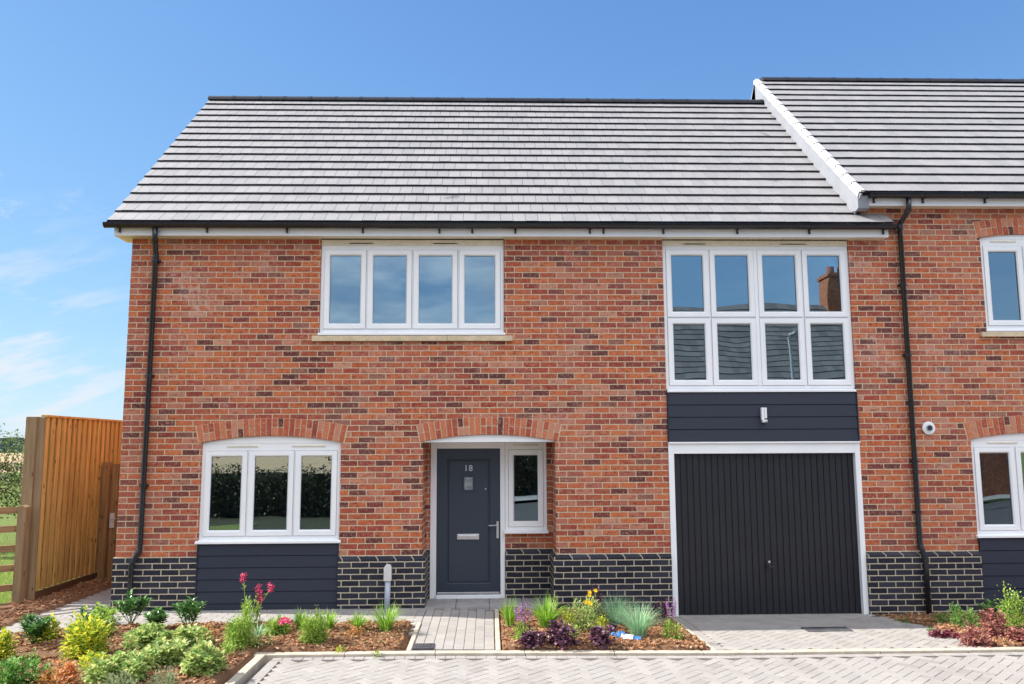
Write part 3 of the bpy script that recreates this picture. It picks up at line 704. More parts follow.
def soilz(x,y):
    z=g(x,y)+.0-(.035*max(0,min(1,(x-4.5)*2)) if y>-1 else 0)
    if y>.42+(x+6.13)*.775 and x<-6.2: return -.1
    if paved(x,y): return z-.05
    # distance-softened mound
    d=min([1]+[q for q in (abs(x+2.33) if y<-2.2 else 1,)])
    e=1.0
    for dx,dy in ((.07,0),(-.07,0),(0,.07),(0,-.07)):
        if paved(x+dx,y+dy): e-=.25
    nz=noise.noise(Vector((x*2.1,y*2.1,.3)))*.03+noise.noise(Vector((x*9,y*9,1.3)))*.014
    return z+(.012+.03*min(1,e)+nz)*max(.3,e)
sheet('planting_bed',-9,11.4,-2.21,4.0,408,124,lambda x,y:soilz(x,y) if y<.05 or x<-4.75 else -.1,MT['soil'])
sheet('planting_bed',-9,-2.30,-8,-2.21,134,116,soilz,MT['soil'])
# soil in front of neighbouring things and beyond
# ---- paving of separate blocks
def block(m,cx,cy,hx,hy,ang,zf,rnd,h=.0,ch=.0035):
    ca,sa=math.cos(ang),math.sin(ang)
    z=zf(cx,cy)+rnd.uniform(-.0012,.0012)+h; tx=rnd.uniform(-.008,.008); ty=rnd.uniform(-.008,.008)
    def P_(u,v,zz):
        x=cx+u*ca-v*sa; y=cy+u*sa+v*ca; return (x,y,zf(x,y)-zf(cx,cy)+z+zz+u*tx+v*ty)
    o=[(-hx,-hy),(hx,-hy),(hx,hy),(-hx,hy)]; i=[(-hx+ch,-hy+ch),(hx-ch,-hy+ch),(hx-ch,hy-ch),(-hx+ch,hy-ch)]
    m.add([P_(*q,-.03) for q in o]+[P_(*q,-.004) for q in o]+[P_(*q,0) for q in i],[(0,1,5,4),(1,2,6,5),(2,3,7,6),(3,0,4,7),(4,5,9,8),(5,6,10,9),(6,7,11,10),(7,4,8,11),(8,9,10,11)])
def herring(m,inside,zf,ang,x0,x1,y0,y1,seed=1,hx=.0988,hy=.0488):
    rnd=random.Random(seed); ca,sa=math.cos(ang),math.sin(ang); W_=.1; N=int(max(x1-x0,y1-y0)/W_)+60; mx,my=(x0+x1)/2,(y0+y1)/2
    for i in range(-N,N):
        for j in range(-N,N):
            k=(i-j)%4
            # 90 degree herringbone of 2x1 blocks
            if k==0: u,v,hh=(i+1)*W_,(j+.5)*W_,0
            elif k==3: u,v,hh=(i+.5)*W_,(j+1)*W_,1
            else: continue
            x=mx+u*ca-v*sa; y=my+u*sa+v*ca
            if not(x0-.2<x<x1+.2 and y0-.2<y<y1+.2): continue
            if not inside(x,y): continue
            if hh==0: block(m,x,y,hx,hy,ang,zf,rnd)
            else: block(m,x,y,hy,hx,ang,zf,rnd)
RZf=lambda x,y:g(x,min(y,-2.2))-.020-.01*max(0,-2.4-y)*.2
kd=RZf
sheet('road_base',-2.16,13,-9.5,-2.34,20,10,lambda x,y:RZf(x,y)-.012,MT['joint'])
m=MB(); herring(m,lambda x,y:-2.02<x<12 and -6.2<y<-2.40,RZf,R(45),-2.1,12,-6.2,-2.45)
rnd=random.Random(4)
# soldier course along the kerb
x=-2.13
while x<12: block(m,x+.05,-2.343,.0488,.0485,0,RZf,rnd,.003); x+=.1
y=-2.40
while y>-6.2: block(m,-2.09,y-.1,.0488,.0985,0,RZf,rnd); y-=.2
RB=m.build('road',MT['paver'],base=(5,-4.2,-.04),recalc=False); RB['kind']='structure'
def f(t,b):
    p=t.pos(); bt=t.N('TexBrick'); bt.offset=.5
    t.put(bt.inputs['Vector'],p); t.put(bt.inputs['Color1'],(.37,.345,.32)); t.put(bt.inputs['Color2'],(.47,.44,.41)); t.put(bt.inputs['Mortar'],(.16,.14,.12)); t.put(bt.inputs['Scale'],1.0); t.put(bt.inputs['Mortar Size'],.006); t.put(bt.inputs['Brick Width'],.2); t.put(bt.inputs['Row Height'],.1)
    P(t,b,bt.outputs[0],.88,.3,0,t.bump(bt.outputs['Fac'],-.003))
MT['farpave']=mat('block_paved_road',f)
sheet('road',-2.2,60,-9.5,-6.2,4,4,lambda x,y:-.075,MT['farpave'])
sheet('pavement',-2.2,60,-23,-20.05,4,2,lambda x,y:.03,MT['slab'])
# driveway
DZ=lambda x,y:g(x,y)+.004
dr=lambda y:bedx(y)+.03
m=MB(); herring(m,lambda x,y:2.42<x<dr(y)-.08 and -2.16<y<-.07,DZ,R(45),2.2,6.4,-2.2,0,seed=8)
y=-.12
rnd=random.Random(14)
while y>-2.1: block(m,2.36,y-.1,.0488,.0985,0,DZ,rnd); y-=.2
x=2.42
while x<4.9: block(m,x+.05,-.0+.01,.0488,.085,0,DZ,rnd); x+=.1
o=m.build('driveway',MT['paver'],base=(3.8,-1.1,0),recalc=False); o['kind']='structure'
m=MB(); m.add([(2.3,.1,DZ(2.3,.1)-.012),(4.87,.1,DZ(4.9,.1)-.012),(5.05,-.5,DZ(5,-.5)-.012),(5.2,-2.2,DZ(5,-2.2)-.012),(2.3,-2.2,DZ(2.3,-2.2)-.012)],[(4,3,2,1,0)]); o=m.build('driveway_base',MT['joint'],recalc=False); o['kind']='structure'
# door path
PZ=lambda x,y:g(x,y)+.006
m=MB(); rnd=random.Random(21)
for ci in range(8):
    cx=-.783+ci*.1048+.05; y=-.07-(.1 if ci%2 else 0)
    lo=-2.12
    while y>lo:
        e=max(y-.2,lo)
        if e<y-.03 and not(ci<=1 and -1.93>y-.1>-2.1 and False): block(m,cx,(y+e)/2,.0506,(y-e)/2-.0012,0,PZ,rnd)
        y-=.2
o=m.build('door_path',MT['paver'],base=(-.35,-1,0),recalc=False); o['kind']='structure'
m=MB(); m.add([(-.84,.05,PZ(-.8,0)-.012),(-.84,-2.2,PZ(-.8,-2.2)-.012),(.11,-2.2,PZ(.1,-2.2)-.012),(.11,.05,PZ(.1,0)-.012)],[(0,1,2,3)]); o=m.build('path_base',MT['joint'],recalc=False); o['kind']='structure'
# strip of paving along the wall, to the left and round to the gate
m=MB(); rnd=random.Random(22); yy=-.055
def pin(x,y): return x>-5.50 and y>-.93-.36*max(0,(-4.2-x)/1.3)
row=0
while yy>-1.5:
    x=-.79-(.1 if row%2 else 0)
    if row%2: block(m,-.839,yy-.05,.0475,.0488,0,PZ,rnd)
    while x>-5.7:
        if pin(x-.1,yy-.05) and x-.1<-.77: block(m,x-.1,yy-.05,.0988,.0488,0,PZ,rnd)
        x-=.2
    yy-=.1; row+=1
yy=-.055+.1
while yy<4:
    x=-4.80-(.1 if row%2 else 0)
    while x>-5.55:
        if x-.2>-5.6: block(m,x-.1,yy+.0-.05,.0988,.0488,0,PZ,rnd)
        x-=.2
    yy+=.1; row+=1
o=m.build('side_path',MT['paver'],base=(-3.5,-.4,0),recalc=False); o['kind']='structure'
m=MB(); z_=.045
m.add([(-4.72,4,.043),(-5.52,4,.043),(-5.52,-1.3,g(-5.5,-1.3)-.008),(-4.2,-.93,g(-4,-.93)-.008),(-.84,-.93,g(-.84,-.93)-.008),(-.84,.01,.042),(-4.72,.01,.042)],[tuple(range(7))]); o=m.build('path_base',MT['joint']); o['kind']='structure'
# porch floor
m=MB(); 
for i in range(4):
    for j in range(2):
        a=-.86+i*.43; m.box(a+.003,a+.427,.0-.04+j*.32+.003,.0-.04+(j+1)*.32-.003,-.1,.058)
o=m.build('porch_floor',MT['slab'],base=(0,.3,0),bevel=.003); o['kind']='structure'
m=MB(); x=.115
rnd=random.Random(31)
while x<.86: block(m,x+.05,-.09,.0488,.045,0,PZ,rnd); x+=.1
# concrete edgings
def edging(pts,w,hgt,name='kerb',seg=.9,zoff=.0,label=None):
    m=MB(); rnd=random.Random(int(abs(pts[0][0]*100)))
    for a,b in zip(pts[:-1],pts[1:]):
        a=Vector(a);b=Vector(b);L=(b-a).length; k=max(1,round(L/seg)); d=(b-a)/k
        for i in range(k):
            p=a+d*i; q=a+d*(i+1); dd=d.normalized()*.003; nn=Vector((-d.y,d.x)).normalized()*w/2; e=rnd.uniform(-.002,.002)
            P1=p+dd;P2=q-dd
            zz=lambda v:g(v.x,v.y)+zoff+hgt+e
            c=[P1-nn,P2-nn,P2+nn,P1+nn]
            m.add([(v.x,v.y,zz(v)-.15) for v in c]+[(v.x,v.y,zz(v)) for v in c],[(0,1,2,3),(7,6,5,4),(0,4,5,1),(1,5,6,2),(2,6,7,3),(3,7,4,0)])
    o=m.build(name,MT['edging'],base=(pts[0][0],pts[0][1],0),bevel=.007); o['kind']='structure'; return o
edging([(-2.33,-2.235),(12,-2.235)],.105,.010)
edging([(-2.245,-2.29),(-2.245,-8)],.085,.02)
edging([(-.81,-2.20),(-.81,-.93)],.05,.02,'path_edging'); edging([(.09,-2.20),(.09,-.07)],.05,.02,'path_edging')
edging([(-.84,-.955),(-4.2,-.955),(-5.5,-1.31)],.05,.012,'path_edging')
edging([(2.275,-2.20),(2.275,-.05)],.05,.016,'driveway_edging')
# drains
def grate(name,cx,cy,w,d,n,label,zf):
    z=zf(cx,cy)+.012; m=MB()
    m.box(cx-w/2,cx+w/2,cy-d/2,cy-d/2+.012,z-.03,z); m.box(cx-w/2,cx+w/2,cy+d/2-.012,cy+d/2,z-.03,z); m.box(cx-w/2,cx-w/2+.012,cy-d/2+.012,cy+d/2-.012,z-.03,z); m.box(cx+w/2-.012,cx+w/2,cy-d/2+.012,cy+d/2-.012,z-.03,z)
    for i in range(n):
        x=cx-w/2+.012+(w-.024)*(i+.5)/n; m.box(x-.006,x+.006,cy-d/2+.012,cy+d/2-.012,z-.025,z-.002)
    m.box(cx-w/2+.012,cx+w/2-.012,cy-.006,cy+.006,z-.024,z-.001); m.box(cx-w/2+.01,cx+w/2-.01,cy-d/2+.01,cy+d/2-.01,z-.029,z-.026)
    o=m.build(name,MT['grate'],base=(cx,cy,z)); tag(o,label,'drain cover'); return o
a=at(424,645.5); grate('drain_cover',a.x,a.y,.21,.21,9,'small dark drain grate set in the path to the front door',PZ)
a=at(827,628.5); grate('drain_cover',a.x,a.y,.52,.22,18,'wide dark grating in the shaded driveway before the garage',DZ)
# ---- bark mulch
m=MB(); rnd=random.Random(77); cnt=0
def chip(x,y,s):
    a=rnd.uniform(0,math.pi); l=s*rnd.uniform(.5,1); w_=l*rnd.uniform(.25,.6); t=rnd.uniform(.003,.008)
    ax=Vector((math.cos(a),math.sin(a),rnd.uniform(-.45,.45))).normalized(); ay=Vector((-math.sin(a),math.cos(a),rnd.uniform(-.5,.5))).normalized(); az=ax.cross(ay)
    m.obox((x,y,soilz(x,y)+rnd.uniform(.002,.014)),ax*l,ay*w_,az*t)
def bedchips(x0,x1,y0,y1,dens,s):
    for _ in range(int((x1-x0)*(y1-y0)*dens)):
        x=rnd.uniform(x0,x1);y=rnd.uniform(y0,y1)
        if paved(x,y) or paved(x,y+.03) or paved(x-.03,y) or paved(x+.03,y): continue
        if -2.345<y<-2.19: continue
        if x>-2.33 and y<-2.19: continue
        if y>-.06 and x>-4.8: continue
        chip(x,y,s)
bedchips(-6.2,-.8,-2.2,-.9,700,.022); bedchips(-7,-2.33,-4.6,-2.35,600,.022); bedchips(.1,2.3,-2.2,-.05,900,.022); bedchips(4.8,9.5,-2.2,-.05,650,.022); bedchips(-6.1,-5.52,-1.2,3.5,350,.022)
o=m.build('bark_mulch',MT['chip'],base=(0,-2,0)); tag(o,kind='stuff')
# ---- meadow grass by the rail fence
m=MB(); rnd=random.Random(5)
for _ in range(14000):
    y=.2+6*rnd.random()**1.5*1.6; x=-6.35-rnd.random()*(3+y*.7)
    h=rnd.uniform(.03,.10); a=rnd.uniform(0,6.28); w_=rnd.uniform(.003,.007); lx,ly=rnd.uniform(-.04,.04),rnd.uniform(-.04,.04)
    m.add([(x-w_*math.cos(a),y-w_*math.sin(a),.0),(x+w_*math.cos(a),y+w_*math.sin(a),.0),(x+lx,y+ly,.03+h)],[(0,1,2)])
o=m.build('meadow_grass',MT['l_blade'],base=(-8,3,0),recalc=False); tag(o,kind='stuff')
# ================================================================== FENCES, GATE
FB=thing('timber_fence',(-6.0,2.2,.04),'tall orange timber boarded fence running back beside the house, with post and capping rail','fence')
m=MB(); rnd=random.Random(3); y=.60
while y<6.4:
    e=rnd.uniform(-.002,.002); m.box(-6.0+e,-6.022+e,y,y+.092,.20,2.494); m.box(-6.034,-6.0465,y+.06,y+.185,.20,2.494); y+=.15
m.build('boards',MT['fence'],FB,bevel=.002)
m=MB(); 
for z in (.45,1.3,2.25): m.box(-6.10,-6.047,.62,6.6,z-.04,z+.04)
m.build('rails',MT['post'],FB)
m=MB(); m.box(-6.06,-5.985,.57,6.6,2.495,2.525); m.box(-6.07,-6.0,.57,6.6,2.36,2.40) if False else None; m.build('capping',MT['fence'],FB,bevel=.003)
m=MB(); m.box(-6.03,-5.995,.60,6.6,0,.19); m.build('gravel_board',MT['gravelboard'],FB)
for y in (.60,2.42,4.25,6.05):
    m=MB(); m.box(-6.25,-6.105,y-.05,y+.07,-.05,2.50); m.build('post',MT['post'],FB,bevel=.004)
m=MB(); m.box(-6.103,-6.001,.575,.597,.02,2.49); m.build('end_batten',MT['post'],FB)
GT=thing('garden_gate',(-5.35,2.3,.05),'shaded boarded timber side gate between the tall fence and the house wall','gate')
m=MB(); x=-5.84; rnd=random.Random(9)
while x<-4.86: m.box(x+.002,x+.098,2.30,2.322+rnd.uniform(-.001,.001),.10,1.83); x+=.1
m.build('boards',MT['gate'],GT,bevel=.002)
m=MB()
for z in (.35,1.0,1.65): m.box(-5.84,-4.86,2.323,2.36,z-.05,z+.05)
m.build('ledges',MT['gate'],GT)
m=MB(); m.box(-5.96,-5.86,2.25,2.35,0,1.86); m.build('post',MT['gate'],GT,bevel=.004)
m=MB(); m.box(-4.855,-4.79,2.25,2.35,0,1.86); m.build('post',MT['gate'],GT,bevel=.004)
m=MB(); m.box(-5.835,-5.765,2.288,2.2995,.86,1.08); m.tube([(-5.80,2.285,1.0),(-5.80,2.25,1.0),(-5.72,2.245,1.0)],.008,8); m.build('latch',MT['ductcap'],GT)
RFN=thing('rail_fence',(-6.2,.42,0),'low weathered timber post and rail fence with meadow behind, at the left edge','fence')
a0=Vector((-6.13,.42,0)); dr_=Vector((-.80,-.62,0)).normalized()
for k in range(3):
    c=a0+dr_*1.8*k; m=MB(); m.prism([(c.x-.045,-.1),(c.x+.06,-.1),(c.x+.06,1.31),(c.x-.0,1.335),(c.x-.045,1.32)],1,c.y-.06,c.y+.06); m.build('post',MT['post'],RFN,bevel=.004)
for z in (1.27,1.03,.78,.53,.28):
    m=MB(); a=a0+dr_*.02; b=a0+dr_*3.7; m.beam((a.x,a.y+.05,z),(b.x,b.y+.05,z),.035,.085); m.build('rail',MT['rail'],RFN,bevel=.003)
# ================================================================== PLANTS
def leaf_quad(m,p,d,upv,l,w):
    """a pointed folded leaf"""
    d=d.normalized(); s=d.cross(upv)
    if s.length<1e-4: s=d.orthogonal()
    s.normalize(); nn=s.cross(d)
    a=p; b=p+d*l*.5+nn*l*.10; c=p+d*l
    m.add([a,b+s*w*.5+nn*w*.18,c,b-s*w*.5+nn*w*.18,b],[(0,1,4),(1,2,4),(2,3,4),(3,0,4)])
def rdir(rnd,zmin=-.2):
    while True:
        v=Vector((rnd.uniform(-1,1),rnd.uniform(-1,1),rnd.uniform(zmin,1)))
        if .1<v.length<1: return v.normalized()
def build_mound(T,c,rx,h,n,ls,lw,mt,rnd,lumps=7,flower=None,name='foliage'):
    """mound of leaves on lumpy shoots"""
    m=MB(); cs=[]
    for k in range(lumps):
        a=rnd.uniform(0,6.28); r=rx*.72*math.sqrt(rnd.random()); hh=h*(1-.45*(r/rx)**2)*rnd.uniform(.75,1.05)
        cs.append((Vector((c.x+r*math.cos(a),c.y+r*math.sin(a),c.z)),hh*rnd.uniform(.8,1.15),rx*rnd.uniform(.25,.5)))
    for _ in range(n):
        b,hh,rr=rnd.choice(cs); v=rdir(rnd,-.7); q=rnd.uniform(.55,1)
        p=b+Vector((v.x*rr*q,v.y*rr*q,hh*.5+v.z*hh*.5*q)); p.z=max(p.z,c.z+.01)
        if rnd.random()<.3: p.z=c.z+(p.z-c.z)*rnd.uniform(.1,.7)
        d=(v+Vector((rnd.uniform(-.6,.6),rnd.uniform(-.6,.6),rnd.uniform(-.3,.5))))
        leaf_quad(m,p,d,Vector((0,0,1)),ls*rnd.uniform(.6,1.2),lw*rnd.uniform(.7,1.2))
    for b,hh,rr in cs:
        for k in range(3):
            v=rdir(rnd,.3); m.tube([(c.x,c.y,c.z-.01),tuple(b+Vector((0,0,hh*.4))),tuple(b+Vector((v.x*rr*.6,v.y*rr*.6,hh*.8)))],.003,4,False)
    m.build(name,mt,T,recalc=False)
def blades(T,c,r,h,n,w,mt,rnd,arch=.6,name='foliage'):
    m=MB()
    for _ in range(n):
        a=rnd.uniform(0,6.28); rr=r*.3*math.sqrt(rnd.random()); lean=rnd.uniform(.1,1.35)**.8; hh=h*rnd.uniform(.6,1.05)
        p=Vector((c.x+rr*math.cos(a),c.y+rr*math.sin(a),c.z)); o=Vector((math.cos(a),math.sin(a),0)); s=Vector((-math.sin(a),math.cos(a),0)); tw=rnd.uniform(-.5,.5); s=(s+o*tw).normalized()
        pts=[]
        for k in range(5):
            t=k/4; pts.append(p+o*(lean*r*(t**1.6))+Vector((0,0,hh*(t-arch*lean*t*t*.75))))
        vs=[]
        for k,q in enumerate(pts[:-1]):
            ww=w*(1-.75*(k/4)**2); vs+=[q-s*ww/2,q+s*ww/2]
        vs.append(pts[-1]); m.add(vs,[(0,1,3,2),(2,3,5,4),(4,5,7,6),(6,7,8)])
    m.build(name,mt,T,recalc=False)
def laurel(T,c,rx,h,mt,rnd,stems=7,ll=.095,lw=.036,name='foliage'):
    m=MB()
    for k in range(stems):
        a=rnd.uniform(0,6.28); r=rx*.95*math.sqrt((k+.3)/stems); hh=h*rnd.uniform(.7,1)*(1-.3*r/rx); tip=Vector((c.x+r*math.cos(a),c.y+r*math.sin(a),c.z+hh))
        m.tube([tuple(c),tuple((c+tip)/2+Vector((0,0,-.01))),tuple(tip)],.004,5,False)
        for j in range(26):
            t=.35+.65*(j/25)**.7; p=c.lerp(tip,t); b=j*2.4+a; o=Vector((math.cos(b),math.sin(b),.15+.9*(t-.35))).normalized()
            leaf_quad(m,p,o,Vector((0,0,1)),ll*rnd.uniform(.7,1.15),lw)
    m.build(name,mt,T,recalc=False)
def spikes(T,c,rx,h0,h1,n,mt,rnd,fl=.016,lean=.25,dens=26,name='flower_spike',span=.5):
    for k in range(n):
        a=rnd.uniform(0,6.28); r=rx*.6*math.sqrt(rnd.random()); b=Vector((c.x+r*.4*math.cos(a),c.y+r*.4*math.sin(a),c.z+h0*.3)); hh=rnd.uniform(.8,1)*h1
        t=Vector((c.x+r*math.cos(a)*1.3,c.y+r*math.sin(a)*1.3,c.z+hh)); m=MB()
        for j in range(dens):
            q=b.lerp(t,1-span*rnd.random()); v=rdir(rnd,-.5); leaf_quad(m,q,v,Vector((0,0,1)),fl*rnd.uniform(.7,1.3),fl*.8)
        F_=m.build(name,mt,T,recalc=False)
        s=MB(); s.tube([tuple(b),tuple(t)],.002,4,False); s.build('stem',MT['stem'],F_)
PL=[]
def plant(kind,px,py,wpx,hpx,label,cat,group,**k):
    p=at(px,py); s=1/pxm(p); rx=wpx*s/2*1.08; h=hpx*s*(1.15 if group=='plants in the bed before the brick plinth' else .86 if k.get('m') in('l_mint','l_gold','l_mid','l_rust') else 1.0); rnd=random.Random(int(px*31+py*7)); c=Vector((p.x,p.y,soilz(p.x,p.y)-.005)) 
    # the photo gives the near edge of the plant; its middle stands a little behind
    if py<690: c.y+=rx*(.95 if kind=='heuchera' else .35)
    c.z=soilz(c.x,c.y)-.005
    if kind=='heuchera': h*=.8
    nm={'grass':'ornamental_grass','fescue':'ornamental_grass','mound':'garden_shrub','laurel':'evergreen_shrub','salvia':'flowering_plant','heuchera':'foliage_plant','daisy':'flowering_plant','tallflower':'flowering_plant','small':'bedding_plant'}[kind]
    T=thing(nm,tuple(c),label,cat,group)
    mt=MT[k.get('m','l_mid')]
    if kind=='mound': build_mound(T,c,rx*.95,h,k.get('n',int(900*min(2.5,(wpx*hpx)/900)+150)),k.get('ls',.034),k.get('lw',.022),mt,rnd,k.get('lumps',9))
    elif kind=='small': build_mound(T,c,rx,h,160,.035,.018,mt,rnd,4)
    elif kind=='heuchera': build_mound(T,c,rx,h,k.get('n',420),.048,.044,mt,rnd,8)
    elif kind=='grass': blades(T,c,rx,h*1.25,k.get('n',110),k.get('w',.010),mt,rnd)
    elif kind=='fescue': blades(T,c,rx,h*1.2,420,.0045,mt,rnd,.45)
    elif kind=='laurel': laurel(T,c,rx,h*.95,mt,rnd,k.get('stems',8))
    elif kind=='salvia':
        build_mound(T,c,rx*.9,h*.55,420,.03,.018,mt,rnd,7); spikes(T,c,rx*1.1,h*.5,h*1.0,k.get('ns',12),MT['f_purple'],rnd,.017)
    elif kind=='daisy':
        build_mound(T,c,rx,h*.85,900,.06,.015,mt,rnd,8)
        for j in range(k.get('ns',7)):
            a=rnd.uniform(0,6.28); r=rx*.5*rnd.random(); q=Vector((c.x+rx*.35+r*math.cos(a),c.y-rx*.5+r*math.sin(a)*.5,c.z+h*rnd.uniform(.55,.85))); m=MB()
            for i in range(9): b=i*2*math.pi/9; leaf_quad(m,q,Vector((math.cos(b),math.sin(b)*.6-.3,math.sin(b)*.6)),Vector((0,-1,.3)),.028,.016)
            F_=m.build('flower',MT[k.get('fm','f_yellow')],T,recalc=False); s=MB(); s.tube([tuple(c),tuple(q)],.002,4,False); s.build('stem',MT['stem'],F_)
    elif kind=='tallflower':
        build_mound(T,c,rx*.7,h*.62,650,.045,.014,mt,rnd,8)
        for (dx,dz) in k['heads']:
            t=Vector((c.x+dx*s,c.y-.02,c.z+dz*s)); m=MB()
            for j in range(46):
                v=rdir(rnd,-1); q=t+Vector((v.x*.035,v.y*.035,v.z*.065))*rnd.uniform(.4,1); leaf_quad(m,q,rdir(rnd,-.6),Vector((0,0,1)),.030,.024)
            F_=m.build('flower_head',MT['f_pink'],T,recalc=False); sm=MB(); sm.tube([tuple(c+Vector((0,0,.05))),tuple(c.lerp(t,.6)+Vector((0,0,.02))),tuple(t)],.0035,5,False)
            for j in range(14): q=c.lerp(t,.35+.5*rnd.random()); leaf_quad(sm,q,rdir(rnd,0),Vector((0,0,1)),.05,.014)
            sm.build('stem',MT['l_lime'],F_,recalc=False)
    return T
g1,g2,g3='plants in the left bed','plants in the bed before the brick plinth','plants in the right-hand bed'
plant('laurel',29,648,34,34,'dark glossy shrub nearest the tall fence post in the left bed','shrub',g1,m='l_dark',stems=11)
plant('laurel',92,626,34,30,'dark green upright shrub behind the golden bush, before the side path','shrub',g1,m='l_dark',stems=9)
plant('laurel',128,628,34,34,'dark evergreen shrub right below the black downpipe','shrub',g1,m='l_dark',stems=9)
plant('laurel',156,633,28,24,'low dark evergreen shrub between the downpipe and the navy panel','shrub',g1,m='l_dark',stems=8)
plant('laurel',186,634,32,38,'taller dark evergreen shrub at the left end of the navy panel','shrub',g1,m='l_dark',stems=8)
plant('mound',82,662,52,52,'large golden-leaved bush in the middle of the left bed','shrub',g1,m='l_gold',n=1500,ls=.062,lw=.045,lumps=16)
plant('mound',44,644,24,30,'small yellow-green bush between the dark fence-side shrub and the golden bush','shrub',g1,m='l_gold',n=350,ls=.055,lw=.04)
plant('mound',100,640,30,34,'lime-leaved bush just behind the large golden bush','shrub',g1,m='l_lime',n=600,ls=.055,lw=.04)
plant('mound',-2,664,26,40,'bright yellow bush cut by the left edge of the photo','shrub',g1,m='l_gold',n=500,ls=.055,lw=.04)
plant('mound',16,696,60,40,'loose green and rusty bush in the bottom left corner','shrub',g1,m='l_mid',n=1100,ls=.05,lw=.034)
plant('mound',58,698,42,40,'orange-red leaved bush at the bottom left, beside the pale mounds','shrub',g1,m='l_rust',n=700,ls=.05,lw=.034)
plant('mound',141,652,46,26,'pale green mound of rounded leaves below the dark shrub at the downpipe','perennial',g1,m='l_mint',n=1000,ls=.062,lw=.055)
plant('mound',186,651,42,25,'pale green mound of rounded leaves nearest the small orange plant','perennial',g1,m='l_mint',n=900,ls=.062,lw=.055)
plant('mound',163,668,44,26,'middle pale green mound between four like it','perennial',g1,m='l_mint',n=900,ls=.062,lw=.055)
plant('mound',112,686,56,32,'large pale green mound at the left front beside the orange bush','perennial',g1,m='l_mint',n=1300,ls=.062,lw=.055)
plant('mound',198,680,44,32,'pale green mound at the front nearest the kerb corner','perennial',g1,m='l_mint',n=1000,ls=.062,lw=.055)
plant('mound',118,700,36,30,'grey-green fine-leaved plant at the bottom edge, left of its twin','perennial',g1,m='l_grey',n=900,ls=.03,lw=.009)
plant('mound',163,698,38,30,'grey-green fine-leaved plant at the bottom edge, right of its twin','perennial',g1,m='l_grey',n=900,ls=.03,lw=.009)
plant('small',208,640,16,18,'small orange-tipped plant behind the round green bush','bedding plant',g1,m='l_rust')
plant('tallflower',246,632,34,50,'tall plant with pink flower heads in front of the navy panel','flowering plant',g1,m='l_lime',heads=[(-6,50),(10,38),(22,40),(12,30)])
plant('mound',237,651,33,33,'round dense green bush below the tall pink flowers','shrub',g1,m='l_lime',n=4200,ls=.026,lw=.012,lumps=26)
plant('small',228,657,22,14,'tiny leafy plant at the foot of the round bush under the pink flowers','bedding plant',g1,m='l_lime')
plant('small',262,650,18,16,'tiny pale green plant on the mulch left of the low pink flowers','bedding plant',g1,m='l_mint')
plant('daisy',278,637,26,22,'low plant with bright pink flowers on the mulch','flowering plant',g1,m='l_lime',fm='f_pink',ns=14)
plant('mound',313,646,30,32,'round dense green bush between two grass tufts','shrub',g1,m='l_lime',n=3800,ls=.026,lw=.012,lumps=26)
plant('grass',300,632,20,22,'short grass tuft left of the round bush near the window panel','grass tuft',g1,m='l_blade')
plant('grass',329,634,20,20,'short grass tuft right of the round bush near the window panel','grass tuft',g1,m='l_blade')
plant('grass',357,634,24,20,'grass tuft left of the one at the cable duct','grass tuft',g1,m='l_blade')
plant('grass',385,634,36,28,'large spiky grass tuft in front of the grey cable duct','grass tuft',g1,m='l_blade',n=150)
plant('small',338,652,16,14,'small yellowish plant on the mulch below the round bush','bedding plant',g1,m='l_gold')
plant('small',354,638,14,12,'tiny rusty plant behind the mulch before the grass tufts','bedding plant',g1,m='l_rust')
plant('small',377,652,14,12,'tiny pale plant near the left kerb of the door path','bedding plant',g1,m='l_mint')
plant('grass',510,631,24,26,'spiky grass tuft at the near corner of the door path, left end of its bed','grass tuft',g2,m='l_blade',n=130)
plant('salvia',524,643,28,32,'green plant with violet spikes beside the leftmost dark purple plant','flowering plant',g2,m='l_lime',ns=16)
plant('grass',547,632,40,28,'broad bright grass clump in front of the porch pier','grass tuft',g2,m='l_blade',n=220)
plant('small',566,634,22,24,'small yellow-green plant between the broad grass and yellow flowers','bedding plant',g2,m='l_gold')
plant('heuchera',534,650,26,15,'leftmost dark purple leafy plant by the kerb','foliage plant',g2,m='l_purple')
plant('heuchera',563,650,30,25,'middle and tallest dark purple leafy plant by the kerb','foliage plant',g2,m='l_purple',n=520)
plant('heuchera',604,650,26,20,'dark purple leafy plant touching the blue litter','foliage plant',g2,m='l_purple')
plant('daisy',583,632,34,40,'bushy green plant with yellow flowers against the blue brick plinth','flowering plant',g2,m='l_mint',ns=7)
plant('mound',598,624,18,34,'tall dark-leaved plant behind the yellow flowers against the plinth','shrub',g2,m='l_purple',n=350)
plant('small',598,638,24,24,'lime green plant between the yellow flowers and the litter','bedding plant',g2,m='l_gold')
plant('fescue',618,627,50,26,'blue-green fine grass tussock in the shade of the plinth','grass tuft',g2,m='l_fescue')
plant('fescue',640,640,46,29,'silvery green fine grass tussock in the sun before the shaded one','grass tuft',g2,m='l_fescue')
plant('mound',663,622,20,20,'reddish dark plant at the corner by the garage frame','shrub',g2,m='l_purple',n=260)
plant('salvia',675,642,24,36,'green plant with violet spikes beside the garage frame','flowering plant',g2,m='l_lime',ns=10)
plant('small',909,622,34,14,'low green plant at the foot of the right plinth, left of the downpipe','bedding plant',g3,m='l_mid')
plant('small',933,630,12,10,'tiny green plant on the mulch right of the low one','bedding plant',g3,m='l_mid')
plant('mound',950,624,26,16,'green ferny plant right of the right downpipe','shrub',g3,m='l_mid',n=300)
plant('mound',968,630,34,28,'loose green plant behind the crimson leaves','shrub',g3,m='l_mid',n=420)
plant('heuchera',954,638,28,17,'crimson leafy plant at the edge of the driveway bed','foliage plant',g3,m='l_crim')
